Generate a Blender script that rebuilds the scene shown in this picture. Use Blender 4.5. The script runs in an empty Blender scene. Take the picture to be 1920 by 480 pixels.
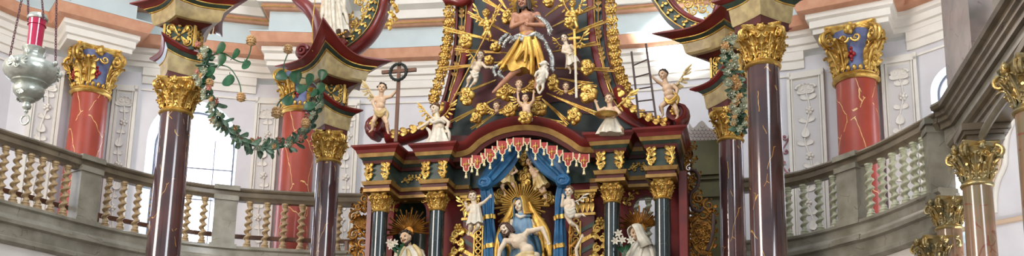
import bpy, math, random
from mathutils import Vector, Matrix
RN = random.Random(11)
V = Vector
PI = math.pi
C = bpy.context.scene.collection
sc = bpy.context.scene

# ------------------------------------------------------------------ camera, world, lights
FPX, PITCH, YAW, ROLL, CY, CAMX, EYE = 1900.0, math.radians(12), math.radians(14), math.radians(1.2), 500.0, 3.75, 1.6
CF = V((-math.sin(YAW) * math.cos(PITCH), math.cos(YAW) * math.cos(PITCH), math.sin(PITCH)))
_r0 = V((math.cos(YAW), math.sin(YAW), 0)); _u0 = _r0.cross(CF)
CR = _r0 * math.cos(ROLL) + _u0 * math.sin(ROLL)
CU = _u0 * math.cos(ROLL) - _r0 * math.sin(ROLL)
CAM = V((CAMX, 0, EYE))
cd = bpy.data.cameras.new('camera'); cam = bpy.data.objects.new('camera', cd); C.objects.link(cam)
cd.sensor_width = 36; cd.lens = 36 * FPX / 1920; cd.shift_y = (CY - 240) / 1920; cd.clip_end = 200
m = Matrix((CR, CU, -CF)).transposed().to_4x4(); m.translation = CAM
cam.matrix_world = m
sc.camera = cam
sc.view_settings.view_transform = 'Standard'; sc.view_settings.look = 'None'
sc.view_settings.gamma = 1; sc.view_settings.use_curve_mapping = False
sc.view_settings.exposure = 0.27
w = bpy.data.worlds.new('world'); sc.world = w; w.use_nodes = True
bg = w.node_tree.nodes['Background']; bg.inputs[0].default_value = (0.88, 0.93, 1.0, 1); bg.inputs[1].default_value = 0.62

def area(name, loc, target, sx, sy, power, col):
    l = bpy.data.lights.new(name, 'AREA'); l.shape = 'RECTANGLE'; l.size = sx; l.size_y = sy; l.energy = power; l.color = col
    o = bpy.data.objects.new(name, l); C.objects.link(o); o.location = loc
    o.rotation_euler = (V(target) - V(loc)).to_track_quat('-Z', 'Y').to_euler()
    return o
# added area fill: warm onto right wall, cool onto left, plus one overhead
area('nave_fill_light', (-12, -1, 9), (6, 18, 7), 5, 7, 1900, (1.0, 0.88, 0.78))
area('nave_fill_light', (12, 0, 10), (-6, 17, 7), 5, 7, 1150, (0.90, 0.95, 1.0))
area('overhead_fill_light', (0, 8, 17), (0, 17, 7), 6, 6, 700, (0.95, 0.97, 1.0))

def P(px, py, Y):
    d = CF + CR * ((px - 960) / FPX) + CU * ((CY - py) / FPX)
    return CAM + d * (Y / d.y)
def PZ(px, py, Z):
    d = CF + CR * ((px - 960) / FPX) + CU * ((CY - py) / FPX)
    return CAM + d * ((Z - EYE) / d.z)
def pxm(p):      # metres per pixel at a point
    return (p - CAM).dot(CF) / FPX

# ------------------------------------------------------------------ materials
def lin(c): return tuple((x / 12.92 if x <= .04045 else ((x + .055) / 1.055) ** 2.4) for x in c)
MATS = {}
def mat(name, rgb, rough=.6, metal=0., var=0., rgb2=None, scale=6., bump=0., bscale=30., coat=0.):
    mt = bpy.data.materials.new(name); mt.use_nodes = True; nt = mt.node_tree; b = nt.nodes['Principled BSDF']
    b.inputs['Roughness'].default_value = rough; b.inputs['Metallic'].default_value = metal
    if coat: b.inputs['Coat Weight'].default_value = coat; b.inputs['Coat Roughness'].default_value = .08
    c1 = lin(rgb) + (1,)
    b.inputs['Base Color'].default_value = c1
    tc = nt.nodes.new('ShaderNodeTexCoord')
    if rgb2 or var:
        c2 = (lin(rgb2) if rgb2 else tuple(min(1, x * (1 - var)) for x in lin(rgb))) + (1,)
        n = nt.nodes.new('ShaderNodeTexNoise'); n.inputs['Scale'].default_value = scale; n.inputs['Detail'].default_value = 5
        r = nt.nodes.new('ShaderNodeValToRGB'); r.color_ramp.elements[0].position = .35; r.color_ramp.elements[1].position = .65
        r.color_ramp.elements[0].color = c1; r.color_ramp.elements[1].color = c2
        nt.links.new(tc.outputs['Object'], n.inputs['Vector']); nt.links.new(n.outputs['Fac'], r.inputs['Fac'])
        nt.links.new(r.outputs['Color'], b.inputs['Base Color'])
    if bump:
        n = nt.nodes.new('ShaderNodeTexNoise'); n.inputs['Scale'].default_value = bscale; n.inputs['Detail'].default_value = 3
        bp = nt.nodes.new('ShaderNodeBump'); bp.inputs['Strength'].default_value = bump; bp.inputs['Distance'].default_value = .02
        nt.links.new(tc.outputs['Object'], n.inputs['Vector']); nt.links.new(n.outputs['Fac'], bp.inputs['Height'])
        nt.links.new(bp.outputs['Normal'], b.inputs['Normal'])
    MATS[name] = mt; return mt
def veined(name, rgb, rgb2, vein, rough, scale=1.6, width=.012, coat=0., keep=.5, sq=(1, 1, .55), cloud=2.5):
    mt = mat(name, rgb, rough, 0, rgb2=rgb2, scale=cloud, coat=coat); nt = mt.node_tree; b = nt.nodes['Principled BSDF']
    tc = nt.nodes['Texture Coordinate']; ramp = b.inputs['Base Color'].links[0].from_node
    mp = nt.nodes.new('ShaderNodeMapping'); mp.inputs['Scale'].default_value = sq
    wn = nt.nodes.new('ShaderNodeTexNoise'); wn.inputs['Scale'].default_value = 5
    ad = nt.nodes.new('ShaderNodeVectorMath'); ad.operation = 'MULTIPLY_ADD'; ad.inputs[1].default_value = (.12, .12, .12)
    vo = nt.nodes.new('ShaderNodeTexVoronoi'); vo.feature = 'DISTANCE_TO_EDGE'; vo.inputs['Scale'].default_value = scale
    lt = nt.nodes.new('ShaderNodeMath'); lt.operation = 'LESS_THAN'; lt.inputs[1].default_value = width
    n2 = nt.nodes.new('ShaderNodeTexNoise'); n2.inputs['Scale'].default_value = 4.5; n2.inputs['Detail'].default_value = 1
    gt = nt.nodes.new('ShaderNodeMath'); gt.operation = 'GREATER_THAN'; gt.inputs[1].default_value = keep
    mu = nt.nodes.new('ShaderNodeMath'); mu.operation = 'MULTIPLY'
    mx = nt.nodes.new('ShaderNodeMix'); mx.data_type = 'RGBA'; mx.inputs[7].default_value = lin(vein) + (1,)
    L = nt.links.new
    L(tc.outputs['Object'], mp.inputs['Vector']); L(mp.outputs[0], wn.inputs['Vector']); L(wn.outputs['Color'], ad.inputs[0]); L(mp.outputs[0], ad.inputs[2])
    L(ad.outputs[0], vo.inputs['Vector']); L(vo.outputs['Distance'], lt.inputs[0]); L(tc.outputs['Object'], n2.inputs['Vector']); L(n2.outputs['Fac'], gt.inputs[0])
    L(lt.outputs[0], mu.inputs[0]); L(gt.outputs[0], mu.inputs[1]); L(mu.outputs[0], mx.inputs[0]); L(ramp.outputs['Color'], mx.inputs[6]); L(mx.outputs[2], b.inputs['Base Color'])
    return mt
def emit(name, rgb, s):
    mt = mat(name, rgb, .3); b = mt.node_tree.nodes['Principled BSDF']
    b.inputs['Emission Color'].default_value = lin(rgb) + (1,); b.inputs['Emission Strength'].default_value = s; return mt
GOLD = mat('gold_leaf', (.85, .72, .40), .33, .78, rgb2=(.72, .55, .27), scale=9, bump=.35, bscale=45)
OLDG = mat('aged_gilding', (.66, .47, .20), .36, .8, rgb2=(.40, .25, .10), scale=11, bump=.4, bscale=40)
GILM = mat('matt_ochre_gilding', (.66, .52, .28), .42, .35, rgb2=(.54, .40, .20), scale=7, bump=.1, bscale=30)
SILV = mat('silver_leaf', (.74, .74, .71), .34, .6, rgb2=(.46, .47, .46), scale=12, bump=.4, bscale=30)
PEWT = mat('lamp_silver', (.80, .82, .78), .34, .55, rgb2=(.66, .68, .64), scale=7, bump=.3, bscale=22)
RED = mat('red_lacquer', (.47, .13, .10), .36, 0, rgb2=(.37, .09, .08), scale=3, coat=.3)
MARO = mat('maroon_paint', (.36, .12, .09), .5, 0, rgb2=(.27, .09, .07), scale=3)
GREEN = mat('dark_green_marbling', (.15, .20, .17), .35, 0, rgb2=(.22, .28, .22), scale=8, coat=.3)
CREAM = mat('ochre_marbling', (.74, .66, .46), .45, 0, rgb2=(.62, .54, .38), scale=9)
GREY = mat('dark_grey_paint', (.30, .28, .26), .45)
DARKM = veined('purple_brown_marbling', (.33, .21, .20), (.23, .17, .18), (.74, .56, .30), .14, 2.2, .007, .6, .5)
REDM = veined('red_marbling', (.64, .24, .15), (.56, .20, .13), (.88, .72, .46), .38, 2.2, .011, .2, .42)
ALTM = veined('green_black_marbling', (.10, .14, .15), (.17, .22, .22), (.30, .33, .28), .16, 7, .009, .5, .5)
STON = veined('grey_green_marbling', (.60, .58, .52), (.48, .46, .40), (.45, .41, .34), .30, 2.6, .010, .15, .55, (1, 1, 1), 3)
STOD = veined('brown_grey_marbling', (.48, .43, .35), (.38, .34, .28), (.33, .28, .23), .30, 2.6, .010, .15, .55, (1, 1, 1), 3)
BALU = mat('sandy_baluster_paint', (.72, .62, .46), .42, 0, rgb2=(.60, .50, .36), scale=12)
BALD = mat('pale_green_grey_baluster_paint', (.75, .76, .65), .42, 0, rgb2=(.64, .64, .54), scale=12)
PINK = veined('rose_marbling', (.62, .46, .37), (.50, .44, .33), (.52, .32, .25), .16, 2.4, .02, .5, .5, (1, 1, 1), 3)
WALL = mat('pale_blue_plaster', (.84, .83, .84), .85, 0, rgb2=(.81, .80, .81), scale=2)
WHITE = mat('off_white_plaster', (.88, .86, .82), .8, 0, rgb2=(.85, .83, .79), scale=3)
BLUEG = mat('blue_grey_frieze_plaster', (.74, .78, .78), .85, 0, rgb2=(.71, .75, .75), scale=2)
ORAN = mat('salmon_orange_plaster', (.80, .60, .48), .7, 0, rgb2=(.75, .54, .42), scale=5)
STUC = mat('grey_stucco', (.79, .775, .765), .8)
FLOOR = mat('stone_floor', (.50, .46, .42), .5, 0, rgb2=(.42, .38, .34), scale=3)
SKIN = mat('painted_flesh', (.82, .70, .57), .42, 0, rgb2=(.76, .62, .49), scale=14)
SKIND = mat('painted_flesh_tan', (.70, .50, .38), .42, 0, rgb2=(.62, .42, .31), scale=14)
PALE = mat('pale_painted_flesh', (.84, .77, .67), .42, 0, rgb2=(.78, .70, .60), scale=14)
ROBE = mat('white_painted_cloth', (.83, .80, .73), .45, 0, rgb2=(.74, .70, .62), scale=10)
ROBEG = mat('cream_gold_cloth', (.78, .70, .52), .4, 0, rgb2=(.70, .58, .34), scale=10)
HAIR = mat('dark_brown_hair', (.20, .13, .09), .5)
HAIRB = mat('brown_hair', (.38, .26, .16), .5)
EYE_M = mat('painted_eye', (.10, .07, .06), .3)
LIP = mat('painted_lip', (.62, .25, .20), .4)
BLUE = mat('blue_curtain_cloth', (.13, .40, .57), .5, 0, rgb2=(.08, .29, .44), scale=5)
SKYB = mat('light_blue_veil', (.45, .58, .66), .45, 0, rgb2=(.38, .50, .60), scale=8)
LEAF = mat('green_painted_leaf', (.16, .36, .22), .35, 0, rgb2=(.10, .26, .16), scale=14)
LEAFG = mat('silvery_green_leaf', (.44, .54, .44), .38, .1, rgb2=(.24, .36, .28), scale=10)
FLOW = mat('tan_flower', (.82, .68, .48), .45, 0, rgb2=(.70, .54, .34), scale=20)
FLOP = mat('pink_flower', (.80, .58, .50), .45, 0, rgb2=(.66, .40, .34), scale=20)
FLOS = mat('silvery_petals', (.76, .77, .68), .34, .3, rgb2=(.58, .60, .50), scale=20)
WOOD = mat('brown_wood', (.42, .26, .16), .45, 0, rgb2=(.33, .20, .12), scale=9)
DWOOD = mat('dark_wood', (.24, .16, .13), .5)
RUBY = mat('ruby_glass', (.90, .14, .38), .10, 0, coat=1); RUBY.node_tree.nodes['Principled BSDF'].inputs['Transmission Weight'].default_value = .45
IRON = mat('tarnished_chain', (.42, .30, .32), .4, .6)
BLUP = mat('blue_capital_paint', (.38, .42, .60), .5, 0, rgb2=(.46, .50, .64), scale=10)
ROSE = mat('crimson_rosette', (.62, .14, .14), .45)
OLIV = mat('olive_green_paint', (.37, .36, .20), .5, 0, rgb2=(.33, .32, .18), scale=4)
BEAD = mat('cream_trim', (.86, .80, .62), .45)
PANE = emit('daylit_pane', (.92, .94, 1.0), 5.0)
MUNT = mat('window_bar', (.42, .42, .46), .5)

# ------------------------------------------------------------------ mesh builder
def frames(pts, closed=False):
    n = len(pts); T = []
    for i in range(n):
        a = pts[(i - 1) % n] if (closed or i) else pts[0]; b = pts[(i + 1) % n] if (closed or i < n - 1) else pts[-1]
        t = (b - a); T.append(t.normalized() if t.length > 1e-9 else V((0, 0, 1)))
    u = T[0].orthogonal().normalized(); out = []
    for t in T:
        u = (u - t * u.dot(t)); u = u.normalized() if u.length > 1e-6 else t.orthogonal().normalized()
        out.append((t, u, t.cross(u)))
    return out
class MB:
    def __init__(s): s.v = []; s.f = []
    def grid(s, rows, cu=False, cv=False):
        b = len(s.v); nr = len(rows); nc = len(rows[0])
        for r in rows: s.v.extend(V(p) for p in r)
        for i in range(nr if cu else nr - 1):
            for j in range(nc if cv else nc - 1):
                i2 = (i + 1) % nr; j2 = (j + 1) % nc
                s.f.append((b + i * nc + j, b + i * nc + j2, b + i2 * nc + j2, b + i2 * nc + j))
        return b
    def fan(s, loop):
        b = len(s.v); s.v.extend(V(p) for p in loop); s.f.append(tuple(range(b, b + len(loop))))
    def tube(s, pts, rad, n=8, flat=1., up=None, closed=False, cap=True):
        pts = [V(p) for p in pts]
        if not isinstance(rad, (list, tuple)): rad = [rad] * len(pts)
        rows = []
        for (t, u, w_), p, r in zip(frames(pts, closed), pts, rad):
            if up is not None:
                u = (V(up) - t * t.dot(V(up))); u = u.normalized() if u.length > 1e-6 else t.orthogonal().normalized(); w_ = t.cross(u)
            rows.append([p + u * (math.cos(2 * PI * k / n) * r * flat) + w_ * (math.sin(2 * PI * k / n) * r) for k in range(n)])
        s.grid(rows, closed, True)
        if cap and not closed: s.fan(rows[0][::-1]); s.fan(rows[-1])
    def capsule(s, a, b, ra, rb, n=10):
        a = V(a); b = V(b); d = (b - a); L = d.length
        if L < 1e-6: return s.ell(a, ra)
        d /= L; pts = []; rad = []
        for k in range(5): q = PI / 2 * (1 - k / 4); pts.append(a - d * ra * math.sin(q)); rad.append(max(1e-5, ra * math.cos(q)))
        for k in range(5): q = PI / 2 * k / 4; pts.append(b + d * rb * math.sin(q)); rad.append(max(1e-5, rb * math.cos(q)))
        fr = frames([a, b])[0]
        rows = [[p + fr[1] * (math.cos(2 * PI * k / n) * r) + fr[2] * (math.sin(2 * PI * k / n) * r) for k in range(n)] for p, r in zip(pts, rad)]
        s.grid(rows, False, True); s.fan(rows[0][::-1]); s.fan(rows[-1])
    def chain(s, pts, rad):
        for i in range(len(pts) - 1): s.capsule(pts[i], pts[i + 1], rad[i], rad[i + 1])
    def ell(s, c, r, ax=None, nu=12, nv=8):
        c = V(c)
        if not isinstance(r, (tuple, list)): r = (r, r, r)
        X, Y, Z = ax if ax else (V((1, 0, 0)), V((0, 1, 0)), V((0, 0, 1)))
        rows = []
        for i in range(nv + 1):
            a = PI * min(max(i / nv, .004), .996)
            rows.append([c + X * (r[0] * math.sin(a) * math.cos(2 * PI * k / nu)) + Y * (r[1] * math.sin(a) * math.sin(2 * PI * k / nu)) - Z * (r[2] * math.cos(a)) for k in range(nu)])
        s.grid(rows, False, True); s.fan(rows[0][::-1]); s.fan(rows[-1])
    def lathe(s, c, prof, n=28, cap=True, ax=None, wob=None):
        c = V(c); X, Y, Z = ax if ax else (V((1, 0, 0)), V((0, 1, 0)), V((0, 0, 1))); rows = []
        for r, z in prof:
            rows.append([c + (X * math.cos(2 * PI * k / n) + Y * math.sin(2 * PI * k / n)) * (r * (wob(2 * PI * k / n, z) if wob else 1)) + Z * z for k in range(n)])
        s.grid(rows, False, True)
        if cap: s.fan(rows[0][::-1]); s.fan(rows[-1])
    def box(s, c, h, rot=0.):
        c = V(c); ca, sa = math.cos(rot), math.sin(rot); b = len(s.v)
        for k in range(8):
            x = h[0] * (1 if k & 1 else -1); y = h[1] * (1 if k & 2 else -1); z = h[2] * (1 if k & 4 else -1)
            s.v.append(c + V((x * ca - y * sa, x * sa + y * ca, z)))
        for q in ((0, 2, 3, 1), (4, 5, 7, 6), (0, 1, 5, 4), (2, 6, 7, 3), (0, 4, 6, 2), (1, 3, 7, 5)): s.f.append(tuple(b + i for i in q))
    def prism(s, loop, off):
        loop = [V(p) for p in loop]; off = V(off); n = len(loop); b = len(s.v)
        s.v.extend(loop); s.v.extend(p + off for p in loop)
        s.f.append(tuple(range(b, b + n))); s.f.append(tuple(b + n + i for i in range(n))[::-1])
        for i in range(n): j = (i + 1) % n; s.f.append((b + i, b + n + i, b + n + j, b + j))
    def bar(s, a, b_, w, t=None, up=(0, 0, 1)):   # rectangular bar
        a = V(a); b_ = V(b_); d = (b_ - a).normalized(); u = (V(up) - d * d.dot(V(up))).normalized(); q = d.cross(u); t = t or w
        s.prism([a + u * w + q * t, a - u * w + q * t, a - u * w - q * t, a + u * w - q * t], b_ - a)
    def sweep(s, path, prof, closed=False, side=1):   # horizontal mitred sweep: prof = [(out, up)]
        path = [V(p) for p in path]; n = len(path); rows = []
        for i in range(n):
            p = path[i]
            a = path[(i - 1) % n] if (closed or i) else None; b = path[(i + 1) % n] if (closed or i < n - 1) else None
            ns = []
            for q, r in ((a, p), (p, b)):
                if q is None or r is None: continue
                t = r - q; t.z = 0
                if t.length < 1e-6: continue
                t.normalize(); ns.append(V((t.y, -t.x, 0)) * side)
            nn = sum(ns, V((0, 0, 0))); nn.normalize(); k = 1 / max(.35, nn.dot(ns[0]))
            rows.append([p + nn * (o * k) + V((0, 0, z)) for o, z in prof])
        s.grid(rows, closed, False)
        if not closed: s.fan(rows[0]); s.fan(rows[-1][::-1])
    def vsweep(s, path, prof, fwd=V((0, -1, 0))):     # path in a vertical plane facing fwd: prof = [(fwd, up-normal)]
        path = [V(p) for p in path]; n = len(path); rows = []
        for i in range(n):
            t = (path[min(i + 1, n - 1)] - path[max(i - 1, 0)]).normalized(); nn = t.cross(fwd).normalized()
            rows.append([path[i] + fwd * a + nn * b for a, b in prof])
        s.grid(rows, False, True); s.fan(rows[0]); s.fan(rows[-1][::-1])
    def leaf(s, base, d, nrm, L, W_, curl=.4, th=.0, rows=6):
        base = V(base); d = V(d).normalized(); nrm = V(nrm); nrm = (nrm - d * nrm.dot(d)).normalized(); sd = d.cross(nrm); R_ = []
        for i in range(rows + 1):
            t = i / rows; wd = W_ * math.sin(PI * min(.98, t * .93 + .05)) ** .8 * .5
            c = base + d * (L * math.sin(t * 1.35) / .98 * (1 - .25 * curl * t * t)) + nrm * (L * curl * t ** 3)
            R_.append([c - sd * wd + nrm * (wd * .35), c, c + sd * wd + nrm * (wd * .35)])
        if th:
            R2 = [[p - nrm * th for p in r] for r in R_]
            rows2 = [r + q[::-1] for r, q in zip(R_, R2)]; s.grid(rows2, False, True); s.fan(rows2[0]); s.fan(rows2[-1][::-1])
        else: s.grid(R_)
    def spiral(s, c, u, v, r0, r1, turns, th0, th1, a0=0, n=8, flat=1., up=None, rise=0.):
        N = max(8, int(14 * abs(turns))); pts = []; rad = []; nn = V(u).cross(V(v)).normalized()
        for i in range(N + 1):
            t = i / N; a = a0 + 2 * PI * turns * t; r = r0 + (r1 - r0) * t ** .8
            pts.append(V(c) + V(u) * (r * math.cos(a)) + V(v) * (r * math.sin(a)) + nn * (rise * t)); rad.append(th0 + (th1 - th0) * t)
        s.tube(pts, rad, n, flat, up)
    def build(s, name, mt, parent=None, smooth=40, kind=None, remesh=None, disp=None, solid=None):
        me = bpy.data.meshes.new(name)
        if parent is not None: off = wloc(parent)
        else:
            lo = [min(p[i] for p in s.v) for i in range(3)]; hi = [max(p[i] for p in s.v) for i in range(3)]
            off = V(((lo[0] + hi[0]) / 2, (lo[1] + hi[1]) / 2, lo[2]))
        me.from_pydata([tuple(p - off) for p in s.v], [], s.f); me.update()
        o = bpy.data.objects.new(name, me); C.objects.link(o)
        me.materials.append(mt)
        if parent is not None: o.parent = parent
        else: o.location = off
        if kind: o['kind'] = kind
        if remesh:
            bpy_bm(me)
            r = o.modifiers.new('remesh', 'REMESH'); r.mode = 'VOXEL'; r.voxel_size = remesh; r.use_smooth_shade = True
            sm = o.modifiers.new('smooth', 'SMOOTH'); sm.factor = .5; sm.iterations = 4
            dg = bpy.context.evaluated_depsgraph_get(); nm = bpy.data.meshes.new_from_object(o.evaluated_get(dg))
            o.modifiers.clear(); o.data = nm; nm.name = name
            if not nm.materials: nm.materials.append(mt)
            for p in nm.polygons: p.use_smooth = True
        else:
            bpy_bm(me)
            if smooth:
                for p in me.polygons: p.use_smooth = True
                me.set_sharp_from_angle(angle=math.radians(smooth))
            if solid:
                q = o.modifiers.new('solid', 'SOLIDIFY'); q.thickness = solid; q.offset = 0
        return o
import bmesh
def bpy_bm(me):
    bm = bmesh.new(); bm.from_mesh(me); bmesh.ops.recalc_face_normals(bm, faces=bm.faces); bm.to_mesh(me); bm.free()
def wloc(o):
    l = V((0, 0, 0))
    while o is not None: l += o.location; o = o.parent
    return l
def tag(o, label, cat, group=None):
    o['label'] = label; o['category'] = cat
    if group: o['group'] = group
    return o
def thing(name, label, cat, loc, group=None):
    o = bpy.data.objects.new(name, None); C.objects.link(o); o.location = V(loc); o.empty_display_size = .1
    return tag(o, label, cat, group)
def copy_tree(o, loc, parent=None):
    c = o.copy(); C.objects.link(c)
    if parent is not None: c.parent = parent
    if loc is not None: c.location = loc
    for ch in list(o.children): copy_tree(ch, None, c)
    return c
def catmull(pts, k=6, closed=False):
    pts = [V(p) for p in pts]; n = len(pts); out = []
    for i in range(n if closed else n - 1):
        if closed: a, b, c, d = pts[(i - 1) % n], pts[i], pts[(i + 1) % n], pts[(i + 2) % n]
        else: a, b, c, d = pts[max(0, i - 1)], pts[i], pts[i + 1], pts[min(n - 1, i + 2)]
        for j in range(k):
            t = j / k
            out.append(.5 * ((2 * b) + (c - a) * t + (2 * a - 5 * b + 4 * c - d) * t * t + (3 * b - a - 3 * c + d) * t ** 3))
    if not closed: out.append(pts[-1])
    return out
def Ppath(pp, Y, k=6): return catmull([P(q[0], q[1], Y + (q[2] if len(q) > 2 else 0)) for q in pp], k)
X3 = V((1, 0, 0)); Y3 = V((0, 1, 0)); Z3 = V((0, 0, 1))

# ornament: acanthus scroll with buds along a path
def scrollwork(mb, pts, r, curl, every=3, side=1, up=None, nrm=V((0, -1, 0))):
    mb.tube(pts, [r * (.6 + .4 * math.sin(PI * i / max(1, len(pts) - 1))) for i in range(len(pts))], 6)
    sd = side
    for i in range(1, len(pts) - 1, every):
        t = (pts[min(i + 1, len(pts) - 1)] - pts[i - 1]).normalized(); nn = t.cross(nrm).normalized() * sd
        mb.spiral(pts[i] + nn * curl, t, nn * 1, curl, curl * .25, .95, r * .8, r * .5, -PI / 2, 6)
        mb.ell(pts[i] + nn * curl, r * 1.3, nu=6, nv=5)
        mb.leaf(pts[i], (t * .8 - nn), nrm, curl * 1.7, curl * .9, .25)
        sd = -sd
def acanthus(g, base, o, L, W_, th):
    sd = V((-o.y, o.x, 0)); g.leaf(base, Z3 + o * .06, o, L, W_ * .85, .38, th, 8)
    for j, (t_, w_) in enumerate(((.12, .75), (.34, .85), (.56, .7), (.76, .45))):
        for s_ in (-1, 1):
            p = base + Z3 * (L * t_) + o * (L * (.04 + .34 * t_ ** 3)) + sd * (s_ * W_ * .14); g.leaf(p, Z3 * .9 + sd * (s_ * .55) + o * .05, o, L * .26, W_ * .34 * w_ * 1.3, .6, th * .8, 4)
    g.tube([base + o * .3 * th, base + Z3 * (L * .5) + o * (L * .1 + th), base + Z3 * (L * .85) + o * (L * .32 + th), base + Z3 * (L * .84) + o * (L * .46)], [th * 1.1, th * 1.0, th * 1.2, th * 1.6], 6)
def capital(c, r, h, parent, rot=0., mt=None, ab=1.55, bell_mt=None, rosette=False, name='capital'):
    c = V(c); mt = mt or GOLD; g = MB()
    g.lathe(c, [(r * 1.0, -.02 * h), (r * 1.12, 0), (r * 1.16, .035 * h), (r * 1.1, .07 * h), (r * 1.0, .08 * h), (r * 1.05, .11 * h), (r * .98, .13 * h)], 28, False)
    bell = [(r * .96, .1 * h), (r * .96, .35 * h), (r * 1.02, .6 * h), (r * 1.18, .8 * h), (r * 1.3, .88 * h), (r * 1.2, .9 * h)]
    if not bell_mt: g.lathe(c, bell, 24)
    else:
        for k in range(22): q_ = 2 * PI * k / 22; g.ell(c + V((math.cos(q_), math.sin(q_), 0)) * (r * 1.02) + Z3 * (.17 * h), (.12 * r, .12 * r, .055 * h), nu=8, nv=6)
    for row, (n, z0, L, W_) in enumerate(((8, .12, .38, .62), (8, .16, .60, .55))):
        for k in range(n):
            a = rot + 2 * PI * (k + .5 * row) / n; o = V((math.cos(a), math.sin(a), 0)); base = c + o * (r * 1.0) + Z3 * (z0 * h)
            if bell_mt and row == 1 and k % 2 == 0: continue
            if bell_mt and row == 0 and k % 2 == 0: continue
            acanthus(g, base, o, L * h * (1.35 if bell_mt and row == 0 else 1), W_ * r * (1.5 if bell_mt else 1.15), .02 * h)
    R_ = r * ab
    for k in range(4):
        a = rot + PI / 4 + k * PI / 2; o = V((math.cos(a), math.sin(a), 0)); sd = V((-o.y, o.x, 0))
        cc = c + o * (R_ * 1.0) + Z3 * (.74 * h); vr = (.175 if bell_mt else .155) * h
        for q in (-1, 1):
            g.spiral(cc + sd * (q * .05 * h), o, Z3, vr, vr * .15, -1.6, .036 * h, .02 * h, PI / 2, 6, rise=q * .06 * h)
        g.ell(cc, .05 * h, nu=8, nv=6)
        g.tube([c + o * (r * 1.0) + Z3 * (.42 * h), c + o * (r * 1.1) + Z3 * (.6 * h), c + o * (r * 1.25) + Z3 * (.76 * h), cc + Z3 * vr], [.05 * h, .045 * h, .04 * h, .04 * h], 6)
        g.leaf(c + o * r * 1.05 + Z3 * (.4 * h), Z3 + o * .7, o, .34 * h, .3 * r, .5, .02 * h)
        # inner helices and side flower
        b = a + PI / 4; o2 = V((math.cos(b), math.sin(b), 0)); s2 = V((-o2.y, o2.x, 0))
        for q in (-1, 1): g.spiral(c + o2 * (r * 1.28) + Z3 * (.7 * h) + s2 * (q * .3 * r), s2 * q, Z3, .09 * h, .02 * h, 1.3, .024 * h, .015 * h, PI, 6)
        g.ell(c + o2 * (R_ * .86) + Z3 * (.88 * h), (.24 * r, .24 * r, .11 * h), nu=8, nv=6)
        for q in range(5): aa = 2 * PI * q / 5; g.ell(c + o2 * (R_ * .9) + Z3 * (.88 * h + .08 * h * math.sin(aa)) + s2 * (.2 * r * math.cos(aa)), .045 * h, nu=6, nv=5)
    # abacus with concave sides
    def ring(s_, z):
        out = []
        for k in range(4):
            a = rot + PI / 4 + k * PI / 2; b = a + PI / 2
            A = V((math.cos(a), math.sin(a), 0)) * R_ * s_; B = V((math.cos(b), math.sin(b), 0)) * R_ * s_
            for j in range(8):
                t = .05 + .9 * j / 7; p = A.lerp(B, t); q = p * (1 - .16 * math.sin(PI * t)); out.append(c + q + Z3 * z)
        return out
    g.grid([ring(1.0, .86 * h), ring(1.1, .89 * h), ring(1.1, .92 * h), ring(1.17, .95 * h), ring(1.2, 1.0 * h)], False, True)
    g.fan(ring(1.0, .86 * h)[::-1]); g.fan(ring(1.2, 1.0 * h))
    cap = g.build(name, mt, parent, 50)
    if bell_mt:
        b = MB(); b.lathe(c, bell, 24); b.build('bell', bell_mt, cap)
        if rosette:
            for k in range(4):
                q = MB(); a = rot + k * PI / 2; o = V((math.cos(a), math.sin(a), 0)); sd = V((-o.y, o.x, 0)); cc = c + o * (r * 1.04) + Z3 * (.42 * h)
                for j in range(4): aa = PI / 2 * j; q.ell(cc + sd * (.13 * r * math.cos(aa)) + Z3 * (.13 * r * math.sin(aa)), (.1 * r, .1 * r, .11 * r), nu=8, nv=6)
                q.ell(cc + Z3 * .33 * r, .08 * r, nu=8, nv=6); q.ell(cc - Z3 * .3 * r, .07 * r, nu=8, nv=6)
                q.build('rosette', ROSE, cap)
    return cap
# ------------------------------------------------------------------ room shell
WP = [V(p + (0,)) for p in ((-13.6, 4), (-12.9, 9), (-12.1, 13.2), (-11.1, 16.6), (-9.75, 18.15), (-7.0, 19.5), (-4.5, 20.15), (-1.5, 20.45), (1.6, 20.5), (4.6, 20.3), (6.78, 19.75), (9.2, 17.8), (10.2, 15), (10.8, 9), (11, 4))]
def plan_hit(px, py, path):
    d = CF + CR * ((px - 960) / FPX) + CU * ((CY - py) / FPX); best = None
    for a, b in zip(path, path[1:]):
        e = b - a; den = d.x * e.y - d.y * e.x
        if abs(den) < 1e-9: continue
        q = a - CAM; t = (q.x * e.y - q.y * e.x) / den; u = (q.x * d.y - q.y * d.x) / den
        if t > 0 and -1e-6 <= u <= 1.000001 and (best is None or t < best[0]):
            n = V((e.y, -e.x, 0)).normalized(); best = (t, V((CAM.x + d.x * t, CAM.y + d.y * t, 0)), e.normalized(), n, CAM.z + d.z * t)
    return best
fl = MB(); fl.box((0, 8, -.1), (16, 16, .1)); fl.build('floor', FLOOR, None, 0, 'structure')

Z0, Z1 = 0.0, 10.25
def arch_wall(mb, a, b, u0, u1, zs, zt):    # wall a-b with an arched opening u0..u1, sill zs, crown zt
    e = (b - a); L = e.length; e = e / L; r = (u1 - u0) / 2; zc = zt - r
    q = lambda u, z: a + e * u + Z3 * z
    mb.fan([q(0, Z0), q(u0, Z0), q(u0, Z1), q(0, Z1)]); mb.fan([q(u1, Z0), q(L, Z0), q(L, Z1), q(u1, Z1)])
    mb.fan([q(u0, Z0), q(u1, Z0), q(u1, zs), q(u0, zs)])
    N = 20; U = [u0 + r - r * math.cos(PI * k / N) for k in range(N + 1)]; Zs = [zc + r * math.sin(PI * k / N) for k in range(N + 1)]
    for k in range(N): mb.fan([q(U[k], Zs[k]), q(U[k + 1], Zs[k + 1]), q(U[k + 1], Z1), q(U[k], Z1)])
    return [q(u0, zs)] + [q(u, z) for u, z in zip(U, Zs)] + [q(u1, zs)]
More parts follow.
